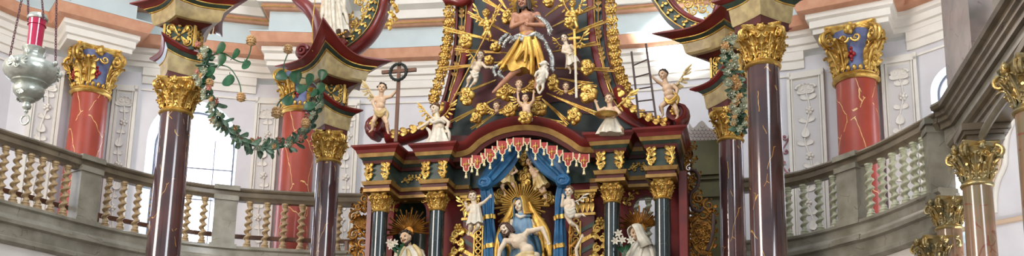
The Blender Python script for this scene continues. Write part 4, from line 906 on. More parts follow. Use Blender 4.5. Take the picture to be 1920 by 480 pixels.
# ------------------------------------------------------------------ carved figures
TYPE = {'putto': dict(neck=.5, chest=(1.1, .85, 1.0), belly=(1.08, .95, .9), pel=(1.1, .9, .8), ua=(.42, .36), fa=(.38, .25), th=(.68, .46), ca=(.48, .27), ft=.26),
        'adult': dict(neck=.5, chest=(1.5, 1.0, 1.25), belly=(1.2, .85, 1.1), pel=(1.3, .95, .9), ua=(.50, .42), fa=(.42, .26), th=(.85, .58), ca=(.64, .36), ft=.32)}
class Fig:
    def __init__(s, name, lab, cat, Y, u, j, kind='putto', skin=None, look=(0, -.15, 1), hair=HAIRB, hstyle='curls', group=None, base=None, beard=False, only=None, fd=(0, 0)):
        s.Y = Y; s.k = pxm(P(j['head'][0], j['head'][1], Y)); s.U = u * s.k; U = s.U; s.j = j; T = TYPE[kind]; s.skin = skin or SKIN
        bp = s.p(base) if base else min((s.p(q) for q in j.values()), key=lambda v: v.z)
        s.root = thing(name, lab, cat, bp, group); J = {k_: s.p(v) for k_, v in j.items()}; s.J = J; mb = MB()
        up = (J['head'] - J['neck']).normalized(); f = (X3 * look[0] + Z3 * look[1] - Y3 * look[2]); f = (f - up * f.dot(up)).normalized(); r = up.cross(f); s.hb = (r, f, up); h = J['head']
        H_ = lambda a, b, c: h + r * (a * U) + f * (b * U) + up * (c * U); s.H = H_
        mb.ell(H_(0, -.08, .18), (.84 * U, .95 * U, .92 * U), (r, f, up), 20, 14)
        mb.ell(H_(0, .18, -.35), (.66 * U, .70 * U, .72 * U), (r, f, up), 16, 12)
        mb.ell(H_(0, .62, -.82), (.26 * U, .22 * U, .2 * U), (r, f, up))
        mb.capsule(H_(0, .84, .12), H_(0, 1.0, -.22), .09 * U, .17 * U)
        for q in (-1, 1):
            mb.ell(H_(.38 * q, .62, -.35), (.26 * U, .22 * U, .24 * U), (r, f, up)); mb.ell(H_(.34 * q, .80, .28), (.28 * U, .10 * U, .09 * U), (r, f, up))
            mb.ell(H_(.82 * q, -.05, -.08), (.1 * U, .2 * U, .28 * U), (r, f, up))
        mb.ell(H_(0, .80, -.52), (.22 * U, .12 * U, .08 * U), (r, f, up))
        mb.capsule(H_(0, -.1, -.6), J['neck'], T['neck'] * U, T['neck'] * U * 1.05)
        if 'chest' in J:
            sp = (J['neck'] - J['chest']); 
            for a, b, w1, w2 in ((J['chest'], J['pelvis'], .5, .5),):
                upv = (J['chest'] - J['pelvis']).normalized(); rt = upv.cross(Y3); rt = rt.normalized(); ff = rt.cross(upv); ax = (rt, ff, upv)
                mb.ell(J['chest'], tuple(v * U for v in T['chest']), ax, 20, 14); mb.ell(J['chest'].lerp(J['pelvis'], .55) - Y3 * .1 * U, tuple(v * U for v in T['belly']), ax, 18, 12); mb.ell(J['pelvis'], tuple(v * U for v in T['pel']), ax, 18, 12)
                mb.capsule(J['chest'], J['pelvis'], T['chest'][1] * U * .85, T['pel'][1] * U * .85)
            mb.capsule(J['neck'], J['chest'], T['neck'] * U, T['chest'][1] * U * .8)
            if kind == 'adult':
                for q in (-1, 1): mb.ell(J['chest'] + ax[0] * (q * .55 * U) + ax[2] * .25 * U - Y3 * .62 * U, (.55 * U, .35 * U, .42 * U))
        for sd in 'LR':
            if 'sh' + sd in J:
                a, b, c = J['sh' + sd], J['el' + sd], J['ha' + sd]; mb.ell(a, T['ua'][0] * U * 1.15)
                if 'chest' in J: mb.capsule(J['chest'].lerp(a, .3), a, T['ua'][0] * U * 1.3, T['ua'][0] * U)
                mb.capsule(a, b, T['ua'][0] * U, T['ua'][1] * U); mb.capsule(b, c, T['fa'][0] * U, T['fa'][1] * U)
                s.hand(mb, b, c, sd)
            if 'hip' + sd in J:
                a, b, c = J['hip' + sd], J['kn' + sd], J['an' + sd]; mb.capsule(a, b, T['th'][0] * U, T['th'][1] * U); 
                mb.capsule(b, c, T['ca'][0] * U * .9, T['ca'][1] * U); mb.ell(b.lerp(c, .3) + Y3 * .12 * U, T['ca'][0] * U * 1.05)
                if 'toe' + sd in J:
                    d = J['toe' + sd]; mb.capsule(c, d, T['ft'] * U, T['ft'] * U * .75); dd = (d - c).normalized(); sdv = dd.cross(Z3); sdv = sdv.normalized() if sdv.length > .1 else X3
                    for q in range(5): mb.ell(d + dd * .22 * U * (1 - .1 * q) + sdv * ((q - 2) * .11 * U), .085 * U, nu=8, nv=6)
        s.body = mb.build('body', s.skin, s.root, remesh=max(.0035, U * .075)); s.body['label'] = 'carved figure body'; del s.body['label']
        e = MB()
        for q in (-1, 1): e.ell(H_(.33 * q, .80, .08), (.13 * U, .08 * U, .085 * U), (r, f, up))
        e.build('eyes', EYE_M, s.body)
        e = MB(); e.ell(H_(0, .86, -.53), (.2 * U, .1 * U, .06 * U), (r, f, up)); e.build('mouth', LIP, s.body)
        if hair:
            g = MB(); rr = random.Random(int(j['head'][0]))
            if hstyle in ('curls', 'long'):
                g.ell(H_(0, -.22, .34), (.90 * U, .95 * U, .90 * U), (r, f, up), 16, 10)
                for q in range(46):
                    a = rr.uniform(0, 2 * PI); b = rr.uniform(-.05, 1.4); x = math.cos(a) * math.cos(b); y = math.sin(a) * math.cos(b); z = math.sin(b)
                    if y > .45 and z < .62: continue
                    g.ell(H_(x * .92, y * .98 - .12, z * 1.0 + .22), rr.uniform(.16, .27) * U, nu=8, nv=6)
                if hstyle == 'long':
                    for q in range(-5, 6):
                        a = q * .42; x = math.sin(a) * .85; y = -math.cos(a) * .8
                        g.tube([H_(x, y - .05, .3), H_(x * 1.15, y - .1, -.4), H_(x * 1.1, y, -1.0), H_(x * 1.2, y + .1, -1.5 - .1 * (q % 2))], [.24 * U, .26 * U, .22 * U, .08 * U], 8)
            if beard:
                for q in range(16):
                    a = -1.25 + 2.5 * q / 15; g.ell(H_(math.sin(a) * .62, .25 + math.cos(a) * .45, -.78 - .25 * math.cos(a)), .2 * U, nu=8, nv=6)
                g.ell(H_(0, .6, -1.15), (.3 * U, .25 * U, .3 * U), (r, f, up)); 
                for q in (-1, 1): g.ell(H_(.2 * q, .86, -.42), (.2 * U, .08 * U, .06 * U), (r, f, up))
            g.build('hair', hair, s.root)
    def p(s, q): return P(q[0], q[1], s.Y - (q[2] if len(q) > 2 else 0) * getattr(s, 'k', .0085))
    def hand(s, mb, el, ha, sd):
        U = s.U; d = (ha - el).normalized(); n = -Y3; n = (n - d * n.dot(d)); n = n.normalized() if n.length > .1 else X3; sv = d.cross(n); c = ha + d * .28 * U
        mb.capsule(ha, c, .24 * U, .26 * U)
        for q in range(4):
            b = c + sv * ((q - 1.5) * .15 * U) + d * .12 * U; L = (.34, .42, .4, .3)[q] * U; m1 = b + d * L * .6 + n * .05 * U; e = m1 + (d * .6 + n * .7).normalized() * L * .6
            mb.capsule(b, m1, .095 * U, .085 * U, 8); mb.capsule(m1, e, .085 * U, .07 * U, 8)
        tb = c + sv * (.26 * U) - d * .12 * U; mb.capsule(tb, tb + (sv * .7 + d * .6 + n * .4).normalized() * .34 * U, .1 * U, .08 * U, 8)
    def skirt(s, pts, w, dpt, nf=7, amp=.14, m_=None, name='drapery', rag=0., bend=None):
        path = catmull([s.p(q) for q in pts], 5); N = len(path); k = s.k; mb = MB(); W_ = catmull([V((x, 0, 0)) for x in w], 5); rows = []; n = 56; ph = RN.uniform(0, 6)
        for i, p in enumerate(path):
            T_ = i / (N - 1); wd = W_[min(len(W_) - 1, int(T_ * (len(W_) - 1) + .5))].x * k; t_ = (path[min(i + 1, N - 1)] - path[max(0, i - 1)]).normalized(); q = t_.cross(Y3)
            if q.length < .2: q = X3.copy()
            q.normalize()
            if q.x < 0: q = -q
            am = amp * (.25 + .75 * T_); row = []
            for a in [2 * PI * z / n for z in range(n)]:
                f_ = 1 + am * math.sin(nf * a + ph + 1.3 * T_) + am * .5 * math.sin((2 * nf - 3) * a + 2 * ph - T_ * 2)
                row.append(p + q * (wd * math.cos(a) * f_) + Y3 * (wd * dpt * math.sin(a) * f_) + t_ * (rag * k * (math.sin(nf * a + ph) + .5 * math.sin(3 * a)) if i == N - 1 else 0))
            rows.append(row)
        mb.grid(rows, False, True); mb.fan(rows[0][::-1]); mb.fan(rows[-1]); return mb.build(name, m_ or ROBE, s.root, 70)
    def folds(s, strokes, r, m_=None, name='cloth', vox=.35, tuft=0):
        mb = MB(); k = s.k
        for st in strokes:
            pt = catmull([s.p(q) for q in st], 4); n = len(pt); mb.chain(pt, [r * k * (.75 + .35 * math.sin(PI * i / (n - 1))) for i in range(n)])
            if tuft:
                for p_ in pt:
                    for _ in range(4):
                        dv = V((RN.uniform(-1, 1), RN.uniform(-1, .2), RN.uniform(-1.2, .6))).normalized(); mb.capsule(p_ + dv * r * k * .5, p_ + dv * r * k * 1.7, r * k * .42, r * k * .12, 8)
        return mb.build(name, m_ or ROBE, s.root, remesh=max(.004, r * k * vox))
    def wing(s, root, mid, tip, L, m_=None, n=9, down=(0, 1)):
        a, b, c = s.p(root), s.p(mid), s.p(tip); bone = catmull([a, b, c], 6); k = s.k; mb = MB()
        mb.tube([p for p in bone], [.055 * L * k * 1.6 + .02 * L * k for _ in bone], 8, .8)
        dv = (s.p((root[0] + down[0], root[1] + down[1])) - s.p(root[:2])).normalized(); tv = (c - b).normalized()
        for i in range(n):
            T_ = i / (n - 1); p = bone[int(T_ * (len(bone) - 1))]; d = (dv * (1 - T_) + (tv * .9 + dv * .25) * T_).normalized(); l = L * k * (.62 + .38 * T_)
            for q, (ll, ww) in enumerate(((1., .13), (.55, .13))):
                mb.tube([p - Y3 * (.01 * q + .002 * i), p + d * l * ll * .4 - Y3 * (.02 * q + .01), p + d * l * ll * .8, p + d * l * ll + tv * l * .06], [.05 * L * k, ww * L * k, ww * L * k * .95, .04 * L * k], 8, .35, Y3)
        return mb.build('wing', m_ or GOLD, s.root, 60)
    def rays(s, cx, cy, r0, r1, a0, a1, n, m_=None, dy=-6, name='halo_rays'):
        c = s.p((cx, cy, dy)); k = s.k
        mb = MB()
        for i in range(n):
            a = math.radians(a0 + (a1 - a0) * i / (n - 1)); R_ = r1 * (1, .78, .9, .7)[i % 4] * k; d = X3 * math.cos(a) + Z3 * math.sin(a); q = d.cross(Y3)
            mb.tube([c + d * r0 * k - q * .0, c + d * R_ + q * 0], [1.3 * k, 2.3 * k], 6, .6)
        mb.lathe(c + Y3 * .01, [(0, 0), (r0 * k * 1.2, 0), (r0 * k * 1.2, .02), (0, .02)], 24, False, (X3, Z3, Y3))
        return mb.build(name, m_ or GOLD, s.root, 50)

PUT = 'putti perched on and around the altar'
# angel with the cross
f = Fig('angel_with_cross', 'small angel on the left red volute, hand on a brown wooden cross', 'figurine', 14.88, 8.8, dict(head=(716, 166), neck=(715, 177), chest=(714, 190), pelvis=(712, 208), shL=(706, 183), elL=(699, 192, 3), haL=(703, 203, 6), shR=(723, 183), elR=(733, 181, 3), haR=(742, 172, 5), hipL=(707, 214), knL=(700, 228, 6), anL=(698, 243, 2), toeL=(693, 247, 7), hipR=(717, 214), knR=(725, 230, 5), anR=(727, 246, 1), toeR=(728, 250, 7)), hair=HAIR, look=(.35, -.2, 1))
f.wing((703, 186, -5), (694, 172, -6), (689, 162, -6), 17, ROBEG, down=(-.3, 1)); f.folds([[(702, 206, 8), (711, 211, 9), (722, 203, 7)], [(703, 209, 8), (713, 214, 9), (723, 207, 7)], [(723, 205, 5), (727, 214, 4), (725, 224, 3)], [(704, 212, 7), (712, 218, 8), (720, 213, 7)]], 2.6, ROBEG, 'loin_cloth')
t = thing('wooden_cross', 'brown wooden cross with a dark crown of thorns, held by an angel', 'cross', P(742, 266, 14.8))
mb = MB(); a = P(742, 266, 14.8); b = P(746.5, 113, 14.8); b = V((a.x, a.y, b.z)); mb.bar(a, b, .028, .018, X3); mb.build('upright', WOOD, t, 0)
mb = MB(); c = P(746, 133.5, 14.8); c.x = a.x; mb.bar(c - X3 * .3, c + X3 * .3, .028, .023); mb.build('cross_beam', WOOD, t, 0)
mb = MB(); c.z -= .03
for q in range(3): mb.tube([c - Y3 * .035 + (X3 * math.cos(a_) + Z3 * math.sin(a_)) * (.142 + .016 * math.sin(7 * a_ + q * 2.1)) + Y3 * (.016 * math.cos(7 * a_ + q * 2.1)) for a_ in [2 * PI * i / 60 for i in range(60)]], .012, 6, closed=True)
for i in range(30): a_ = i * .63; d = X3 * math.cos(a_) + Z3 * math.sin(a_); p = c - Y3 * .035 + d * .14; mb.tube([p, p + d * (.035 if i % 2 else -.03) - Y3 * .02], [.006, .001], 5)
mb.build('crown_of_thorns', mat('thorn_green_black', (.13, .15, .13), .5), t)
# angel with the ladder
f = Fig('angel_with_ladder', 'small angel on the right red volute, one hand on the tall ladder', 'figurine', 14.88, 9.2, dict(head=(1244, 141), neck=(1247, 152), chest=(1252, 166), pelvis=(1256, 184), shL=(1242, 158), elL=(1233, 153, 4), haL=(1224, 145, 5), shR=(1262, 160), elR=(1270, 168, 2), haR=(1268, 178, 4), hipL=(1250, 191), knL=(1239, 200, 6), anL=(1243, 215, 3), toeL=(1240, 220, 8), hipR=(1261, 191), knR=(1268, 205, 4), anR=(1271, 218, 2), toeR=(1268, 222, 8)), hair=HAIR, look=(-.7, -.1, 1))
f.wing((1263, 163, -5), (1274, 152, -6), (1284, 134, -6), 19, ROBEG, down=(.5, 1)); f.folds([[(1246, 184, 8), (1256, 190, 9), (1268, 180, 6)], [(1247, 188, 8), (1257, 194, 9), (1268, 185, 6)], [(1264, 174, 6), (1272, 184, 4), (1270, 194, 4)]], 2.6, mat('gilt_cloth', (.76, .60, .28), .35, .5, bump=.2), 'loin_cloth')
t = thing('ladder', 'tall thin dark brown ladder leaning beside the angel on the right volute', 'ladder', P(1215, 222, 14.75))
la0, la1, lb0, lb1 = P(1198, 222, 14.75), P(1184, 97, 14.75), P(1230, 222, 14.75), P(1211, 82, 14.75)
for a, b in ((la0, la1), (lb0, lb1)): mb = MB(); mb.bar(a, b, .016, .014, X3); mb.build('side_rail', DWOOD, t, 0)
for q0, q1 in ((.09, .09), (.25, .25), (.43, .42), (.61, .60), (.79, .79)): mb = MB(); mb.tube([la0.lerp(la1, q0), lb0.lerp(lb1, q1)], .012, 8); mb.build('rung', DWOOD, t)
# kneeling angels
f = Fig('kneeling_angel', 'kneeling angel in white with small gold wings on the left cornice', 'figurine', 14.78, 9.5, dict(head=(816, 205), neck=(819, 217), chest=(822, 229), pelvis=(826, 248), shL=(813, 223), elL=(801, 231, 4), haL=(789, 238, 6), shR=(831, 222), elR=(841, 230, 2), haR=(838, 243, 6), hipL=(820, 254), knL=(808, 264, 8), anL=(824, 269, -2), hipR=(831, 254), knR=(838, 266, 6), anR=(840, 269, -4)), look=(-.4, -.5, 1), skin=PALE)
f.wing((810, 222, -6), (800, 212, -6), (793, 202, -6), 15, GOLD, n=7, down=(-.3, 1)); f.wing((829, 220, -6), (838, 211, -6), (846, 198, -6), 15, GOLD, n=7, down=(.3, 1))
f.skirt([(822, 224), (822, 240), (822, 255, 2), (822, 272, 3)], [10, 11, 17, 24], .75, 8, .12, ROBE); f.folds([[(806, 224, 8), (812, 230, 9), (826, 226, 9), (834, 230, 7)], [(800, 240, 6), (806, 248, 8), (806, 262, 8)], [(836, 238, 6), (842, 250, 6), (842, 264, 5)]], 3, ROBE, 'sleeves')
f = Fig('kneeling_angel', 'kneeling angel with raised hand and gilt tray at the right panel foot', 'figurine', 14.60, 9.2, dict(head=(1142, 186), neck=(1143, 197), chest=(1145, 209), pelvis=(1147, 226), shL=(1134, 204), elL=(1123, 208, 3), haL=(1118, 194, 5), shR=(1154, 203), elR=(1162, 212, 4), haR=(1153, 217, 9), hipL=(1141, 232), knL=(1129, 242, 8), anL=(1136, 250, 0), hipR=(1152, 232), knR=(1164, 241, 8), anR=(1168, 249, 0)), look=(-.2, -.2, 1), skin=SKIN)
f.wing((1154, 204, -5), (1168, 190, -6), (1180, 178, -6), 20, GOLD, n=8, down=(.2, 1)); f.skirt([(1146, 222), (1145, 234, 2), (1144, 252, 3)], [10, 17, 24], .7, 8, .13, ROBE)
mb = MB(); c = f.p((1137, 216, 14)); mb.lathe(c, [(.02, -.02), (.15, -.012), (.18, .015), (.16, .015), (.13, 0), (0, 0)], 28, False); q = mb.build('gilt_tray', GOLD, f.root)

# spear putto, cross angel
f = Fig('putto_with_lance', 'small putto gripping a long thin gilded lance left of the risen Christ', 'figurine', 14.98, 7.6, dict(head=(901, 104), neck=(899, 113), chest=(897, 122), pelvis=(890, 137), shL=(890, 118), elL=(884, 126, 3), haL=(887, 115, 6), shR=(904, 119), elR=(911, 126, 3), haR=(919, 126, 4), hipL=(886, 141), knL=(878, 148, 5), anL=(877, 159, 0), toeL=(874, 163, 4), hipR=(893, 143), knR=(891, 153, 5), anR=(883, 161, 0), toeR=(880, 165, 4)), skin=PALE)
f.wing((893, 115, -4), (886, 106, -5), (880, 98, -5), 12, GOLD, n=7, down=(-.2, 1)); f.folds([[(882, 134, 6), (890, 140, 7), (897, 136, 6)], [(884, 139, 6), (890, 145, 6), (896, 142, 5)]], 2.6, ROBE, 'loin_cloth')
mb = MB(); mb.tube([P(940, 10, 14.85), P(843, 198, 14.9)], .011, 8); mb.tube([P(943, 3, 14.85), P(941, 8, 14.85), P(938.5, 13, 14.85)], [.002, .03, .01], 8, .4); tag(mb.build('lance', GOLD, None), 'long thin gilded lance slanting across the left of the sunburst', 'lance')
f = Fig('angel_with_staff_cross', 'small angel in white embracing a slender cross right of the risen Christ', 'figurine', 14.98, 7.6, dict(head=(1058, 72), neck=(1061, 81), chest=(1064, 91), pelvis=(1070, 106), shL=(1057, 87), elL=(1055, 97, 4), haL=(1066, 100, 7), shR=(1071, 86), elR=(1078, 92, 3), haR=(1078, 82, 6), hipL=(1067, 110), knL=(1064, 121, 5), anL=(1070, 132, 0), toeL=(1069, 137, 4), hipR=(1073, 110), knR=(1079, 122, 4), anR=(1080, 134, 0), toeR=(1082, 138, 4)), skin=PALE, hair=HAIR)
f.wing((1059, 88, -4), (1049, 84, -5), (1043, 76, -5), 11, GOLD, n=7, down=(-.2, 1)); f.wing((1071, 87, -4), (1086, 80, -5), (1094, 66, -5), 16, GOLD, n=7, down=(.3, 1)); f.skirt([(1065, 92), (1070, 106), (1074, 122, 2)], [7, 9, 13], .75, 6, .16, ROBE, rag=2)
t = thing('staff_cross', 'slender pale and gold staff cross held by the right angel', 'cross', P(1081, 184, 14.85)); a = P(1081, 184, 14.85); b = P(1077, 57, 14.85)
mb = MB(); mb.bar(a, a.lerp(b, .62), .018, .016, X3); mb.build('lower_staff', ROBE, t, 0); mb = MB(); mb.bar(a.lerp(b, .62), b, .018, .016, X3); c = a.lerp(b, .88); mb.bar(c - X3 * .1, c + X3 * .1, .018, .021); mb.ell(b, .03, nu=8, nv=6); mb.build('upper_staff', GOLD, t, 30)

# risen Christ
f = Fig('risen_christ', 'bearded bare-chested carved Christ with crossed arms and gold loincloth, top centre', 'figurine', 14.80, 12.5, dict(head=(981, 6), neck=(984, 21), chest=(986, 36), pelvis=(990, 68), shL=(965, 30), elL=(960, 50, 4), haL=(985, 40, 14), shR=(1007, 29), elR=(1020, 47, 4), haR=(993, 46, 13), hipL=(984, 84, -4), knL=(984, 116, 12), anL=(938, 160, 16), toeL=(925, 173, 20), hipR=(1003, 80), knR=(1012, 118, 8), anR=(1006, 152, 2), toeR=(1004, 164, 8)), 'adult', SKIND, look=(-.2, .25, 1), hair=HAIR, hstyle='long', beard=True)
f.rays(981, 5, 9, 30, -60, 240, 33); GLC = mat('gold_brocade', (.82, .66, .32), .40, .6, rgb2=(.68, .50, .20), scale=5, bump=.2, bscale=30)
f.skirt([(988, 62, 2), (988, 84, 3), (984, 108, 5), (976, 134, 6)], [17, 21, 27, 34], .50, 5, .10, GLC, 'gold_loincloth', rag=7)
f.folds([[(975, 70, 16), (962, 95, 14), (944, 126, 8)], [(984, 70, 18), (980, 92, 26), (968, 112, 24)], [(986, 70, 18), (987, 95, 28), (984, 116, 28)], [(990, 70, 18), (996, 100, 26), (996, 138, 22)], [(993, 70, 18), (998, 100, 22), (1000, 140, 18)], [(1003, 70, 16), (1014, 100, 18), (1022, 130, 14)], [(970, 76, 14), (952, 108, 10), (938, 130, 6)], [(1000, 76, 17), (1008, 104, 20), (1012, 132, 17)], [(962, 88, 10), (948, 110, 6), (932, 124, 4)]], 3.6, GLC, 'brocade_folds')
f.folds([[(960, 72, 6), (972, 66, 14), (988, 70, 17), (1004, 62, 14), (1018, 70, 6)], [(958, 78, 6), (970, 73, 14), (986, 77, 17)], [(1003, 66, 13), (1020, 76, 6), (1026, 88, 2)], [(1006, 30, 10), (1018, 38, 8), (1028, 52, 5), (1030, 64, 3)], [(1012, 32, 7), (1026, 44, 4), (1034, 58, 2)], [(952, 64, 0), (942, 72, 0), (936, 82, 0)], [(958, 68, 3), (948, 78, 2), (944, 88, 0)], [(1022, 84, 2), (1032, 104, 0), (1034, 128, 0)], [(1026, 86, 0), (1036, 110, 0), (1036, 134, 0)], [(935, 122, 4), (926, 130, 3), (930, 142, 3)], [(942, 126, 4), (936, 138, 4), (944, 146, 3)]], 3.2, SILV, 'silver_mantle', .22, 1)
# lamb
t = thing('lamb', 'white woolly lamb climbing at the Christ figure knees', 'lamb', P(1012, 168, 14.6)); Yl = 14.62; mb = MB(); q = lambda x, y, d=0: P(x, y, Yl - d * .0085)
mb.chain([q(1020, 128), q(1019, 140, 1), q(1014, 153)], [.062, .074, .07]); mb.capsule(q(1020, 128), q(1022, 120, 2), .045, .04); mb.ell(q(1021, 119, 3), (.05, .05, .048)); mb.capsule(q(1019, 118, 5), q(1012, 121, 8), .036, .022)
for a, b, c in (((1011, 156), (1007, 164, 2), (1010, 174, 2)), ((1018, 156, 1), (1018, 166, 3), (1012, 175, 3)), ((1014, 132, 4), (1006, 136, 6), (1003, 143, 7)), ((1023, 132, 4), (1027, 138, 6), (1025, 146, 7))): mb.chain([q(*a), q(*b), q(*c)], [.028, .021, .016])
for s_ in (-1, 1): mb.capsule(q(1021 + s_ * 4, 117, 2), q(1021 + s_ * 8, 121, 1), .012, .012)
mb.capsule(q(1012, 158), q(1006, 156), .018, .012)
rr = random.Random(4)
for i in range(120):
    T_ = rr.random(); p = q(1020, 128).lerp(q(1013, 155), T_); a = rr.uniform(0, 2 * PI); mb.ell(p + X3 * .066 * math.cos(a) + Y3 * .066 * math.sin(a) + Z3 * rr.uniform(-.01, .01), .018, nu=6, nv=5)
mb.build('body', ROBE, t, remesh=.006); mb = MB()
for s_ in (0, 1): mb.ell(q(1015 + s_ * 4, 117.5, 8), .007, nu=6, nv=5)
mb.ell(q(1011, 121, 10), .01, nu=6, nv=5); mb.build('eyes_and_nose', EYE_M, t)

# gilded clouds
def cloud(x, y, w_, h_, lab, seed, Y=14.98):
    c = P(x, y, Y); k = pxm(c); r = random.Random(seed); mb = MB(); w_ *= k * 1.12; h_ *= k * 1.12
    mb.ell(c, (w_ * .75, .10, h_ * .75), nu=20, nv=14)
    for i in range(6):
        a = 2 * PI * i / 6 + r.random() * .5; o = c + X3 * (w_ * .55 * math.cos(a)) + Z3 * (h_ * .55 * math.sin(a)) - Y3 * r.uniform(.02, .07); s_ = min(w_, h_) * r.uniform(.42, .6)
        mb.ell(o, (s_, s_ * .8, s_)); mb.spiral(o - Y3 * s_ * .55, X3 * r.choice((-1, 1)), Z3, s_ * .72, .005, 1.5, s_ * .2, s_ * .12, a, 6, rise=.0)
    mb.spiral(c - Y3 * .11, X3, Z3, min(w_, h_) * .55, .01, 1.7, .022, .012, r.random() * 6, 8)
    tag(mb.build('gilded_cloud', GOLD, None, 60), lab, 'cloud', 'gilded clouds on the sunburst')
for i, (x, y, w_, h_, pl) in enumerate(((875, 79, 13, 13, 'crossed by the two upper left rays'), (931, 90, 11, 9, 'just left of the Christ figure waist'), (952, 33, 11, 16, 'beside the Christ figure right shoulder'), (918, 114, 10, 8, 'behind the lance putto hand'), (877, 183, 13, 19, 'tall and alone under the lance putto'), (907, 206, 12, 12, 'upper one of the pair at lower left'), (894, 223, 11, 10, 'lower one of the pair at lower left'), (1068, 44, 9, 12, 'above the head of the cross angel'), (1102, 129, 12, 15, 'right of the white skirted cross angel'), (1038, 157, 11, 18, 'smooth upright oval right of the lamb'), (1104, 178, 15, 18, 'large curly, above the right kneeling angel'), (1078, 220, 13, 18, 'lowest at the right, on the panel foot'), (985, 222, 15, 11, 'bottom centre swirl over the arch'), (958, 208, 14, 13, 'round, left of the arm-raising cherub'), (1012, 205, 14, 13, 'round, right of the arm-raising cherub'), (948, 176, 17, 15, 'under the Christ figure left foot'), (1003, 164, 13, 14, 'under the lamb hooves'), (1030, 6, 10, 10, 'right of the Christ figure halo'))):
    cloud(x, y, w_, h_, 'gilded cloud ' + pl, 40 + i, 14.66 if 'arch' in pl else 14.98)
# cherub heads with wings
def cherub(x, y, u, lab, Y=14.90, look=(0, -.2, 1), arms=None, tilt=0, wm=GOLD, w_=14):
    j = dict(head=(x, y), neck=(x + tilt, y + u * 1.3))
    if arms: j.update(chest=(x + 2, y + u * 2.4), pelvis=(x + 3, y + u * 4.0), shL=(x - u * .8, y + u * 1.8), elL=(x - u * 1.7, y + u * .8, 3), haL=(x - u * 1.9, y - u * 1.0, 4), shR=(x + u * 1.1, y + u * 1.8), elR=(x + u * 2.0, y + u * .6, 3), haR=(x + u * 2.1, y - u * 1.2, 4), hipL=(x + 0, y + u * 4.2), knL=(x - 4, y + u * 5, 6), anL=(x - 6, y + u * 5.6, 0), hipR=(x + 6, y + u * 4.2), knR=(x + 10, y + u * 5, 6), anR=(x + 12, y + u * 5.6, 0))
    f = Fig('cherub', lab, 'figurine', Y, u, j, skin=SKIN, look=look, hair=HAIRB if not arms else HAIR, base=(x, y + u * 1.6))
    f.wing((x - u * .6, y + u * 1.2, -2), (x - u * 1.5, y + u * .9, -2), (x - u * 2.4, y + u * .2, -2), w_, wm, n=6, down=(-.6, 1)); f.wing((x + u * .6, y + u * 1.2, -2), (x + u * 1.5, y + u * .9, -2), (x + u * 2.4, y + u * .2, -2), w_, wm, n=6, down=(.6, 1)); return f
cherub(931, 199, 7, 'winged cherub head at lower left of the sunburst, tilted up', look=(-.3, .2, 1))
cherub(1061, 163, 7, 'winged cherub head between the gold oval and curly cloud at right', look=(.1, -.1, 1))
cherub(973, 158, 8, 'flesh-coloured cherub head wrapped in gold cloud beneath the Christ figure', look=(.5, -.5, 1), Y=14.75, w_=15)
cherub(985, 184, 7.5, 'cherub with both arms raised over the arch crown', arms=True, Y=14.75)
def gputto(x, y, lab, fl_=1):
    f = Fig('gilded_putto', lab, 'figurine', 14.98, 7, dict(head=(x, y), neck=(x, y + 9), chest=(x + 1, y + 17), pelvis=(x + 3, y + 30), shL=(x - 7, y + 14), elL=(x - 12, y + 21, 3), haL=(x - 4, y + 22, 7), shR=(x + 8, y + 13), elR=(x + 14, y + 17, 3), haR=(x + 14, y + 6, 5), hipL=(x, y + 34), knL=(x - 5, y + 41, 5), anL=(x + 1, y + 48), hipR=(x + 5, y + 34), knR=(x + 9, y + 43, 5), anR=(x + 6, y + 51)), skin=GOLD, hair=GOLD)
    f.wing((x - 6, y + 14, -4), (x - 13, y + 4, -4), (x - 17, y - 8, -4), 15, GOLD, n=6, down=(-.4, 1)); f.wing((x + 6, y + 14, -4), (x + 14, y + 4, -4), (x + 18, y - 6, -4), 15, GOLD, n=6, down=(.4, 1))
gputto(911, 26, 'small all-gold putto on the rays at the upper left of the panel'); gputto(1073, 8, 'small all-gold putto on the rays at the upper right of the panel')

# putti under the canopy holding the curtains
f = Fig('curtain_putto', 'putto in white with a gold wing reaching to the left curtain knot', 'figurine', 14.70, 9, dict(head=(886, 369), neck=(888, 379), chest=(891, 391), pelvis=(890, 408), shL=(883, 386), elL=(877, 394, 3), haL=(874, 385, 6), shR=(899, 384), elR=(908, 379, 3), haR=(917, 370, 5), hipL=(885, 414), knL=(882, 425, 5), anL=(880, 435, 0), toeL=(878, 440, 5), hipR=(894, 414), knR=(897, 424, 6), anR=(889, 433, 0), toeR=(886, 438, 5)), skin=PALE, look=(.3, -.1, 1))
f.wing((882, 386, -4), (873, 388, -5), (866, 378, -5), 15, GOLD, n=7, down=(-.2, 1)); f.skirt([(891, 386), (891, 402), (890, 420, 2)], [9.5, 12, 16], .75, 7, .14, ROBE, rag=2)
f = Fig('curtain_putto', 'bare putto with white wing and cloth flying at the right curtain', 'figurine', 14.70, 9, dict(head=(1067, 360), neck=(1066, 371), chest=(1065, 382), pelvis=(1068, 399), shL=(1058, 377), elL=(1054, 386, 4), haL=(1055, 371, 5), shR=(1073, 377), elR=(1076, 386, 3), haR=(1068, 392, 7), hipL=(1064, 404), knL=(1070, 418, 5), anL=(1081, 424, 0), toeL=(1085, 434, 3), hipR=(1073, 403), knR=(1082, 405, 5), anR=(1092, 402, 0), toeR=(1096, 405, 3)), skin=PALE, look=(-.2, -.1, 1))
f.wing((1073, 378, -4), (1084, 376, -5), (1093, 368, -5), 12, ROBE, n=6, down=(.1, 1)); f.folds([[(1059, 390, 8), (1068, 396, 9), (1077, 390, 7)], [(1060, 396, 8), (1068, 402, 9), (1078, 396, 7)], [(1062, 402, 8), (1070, 407, 8), (1078, 400, 6)]], 3.2, ROBE, 'loin_cloth')
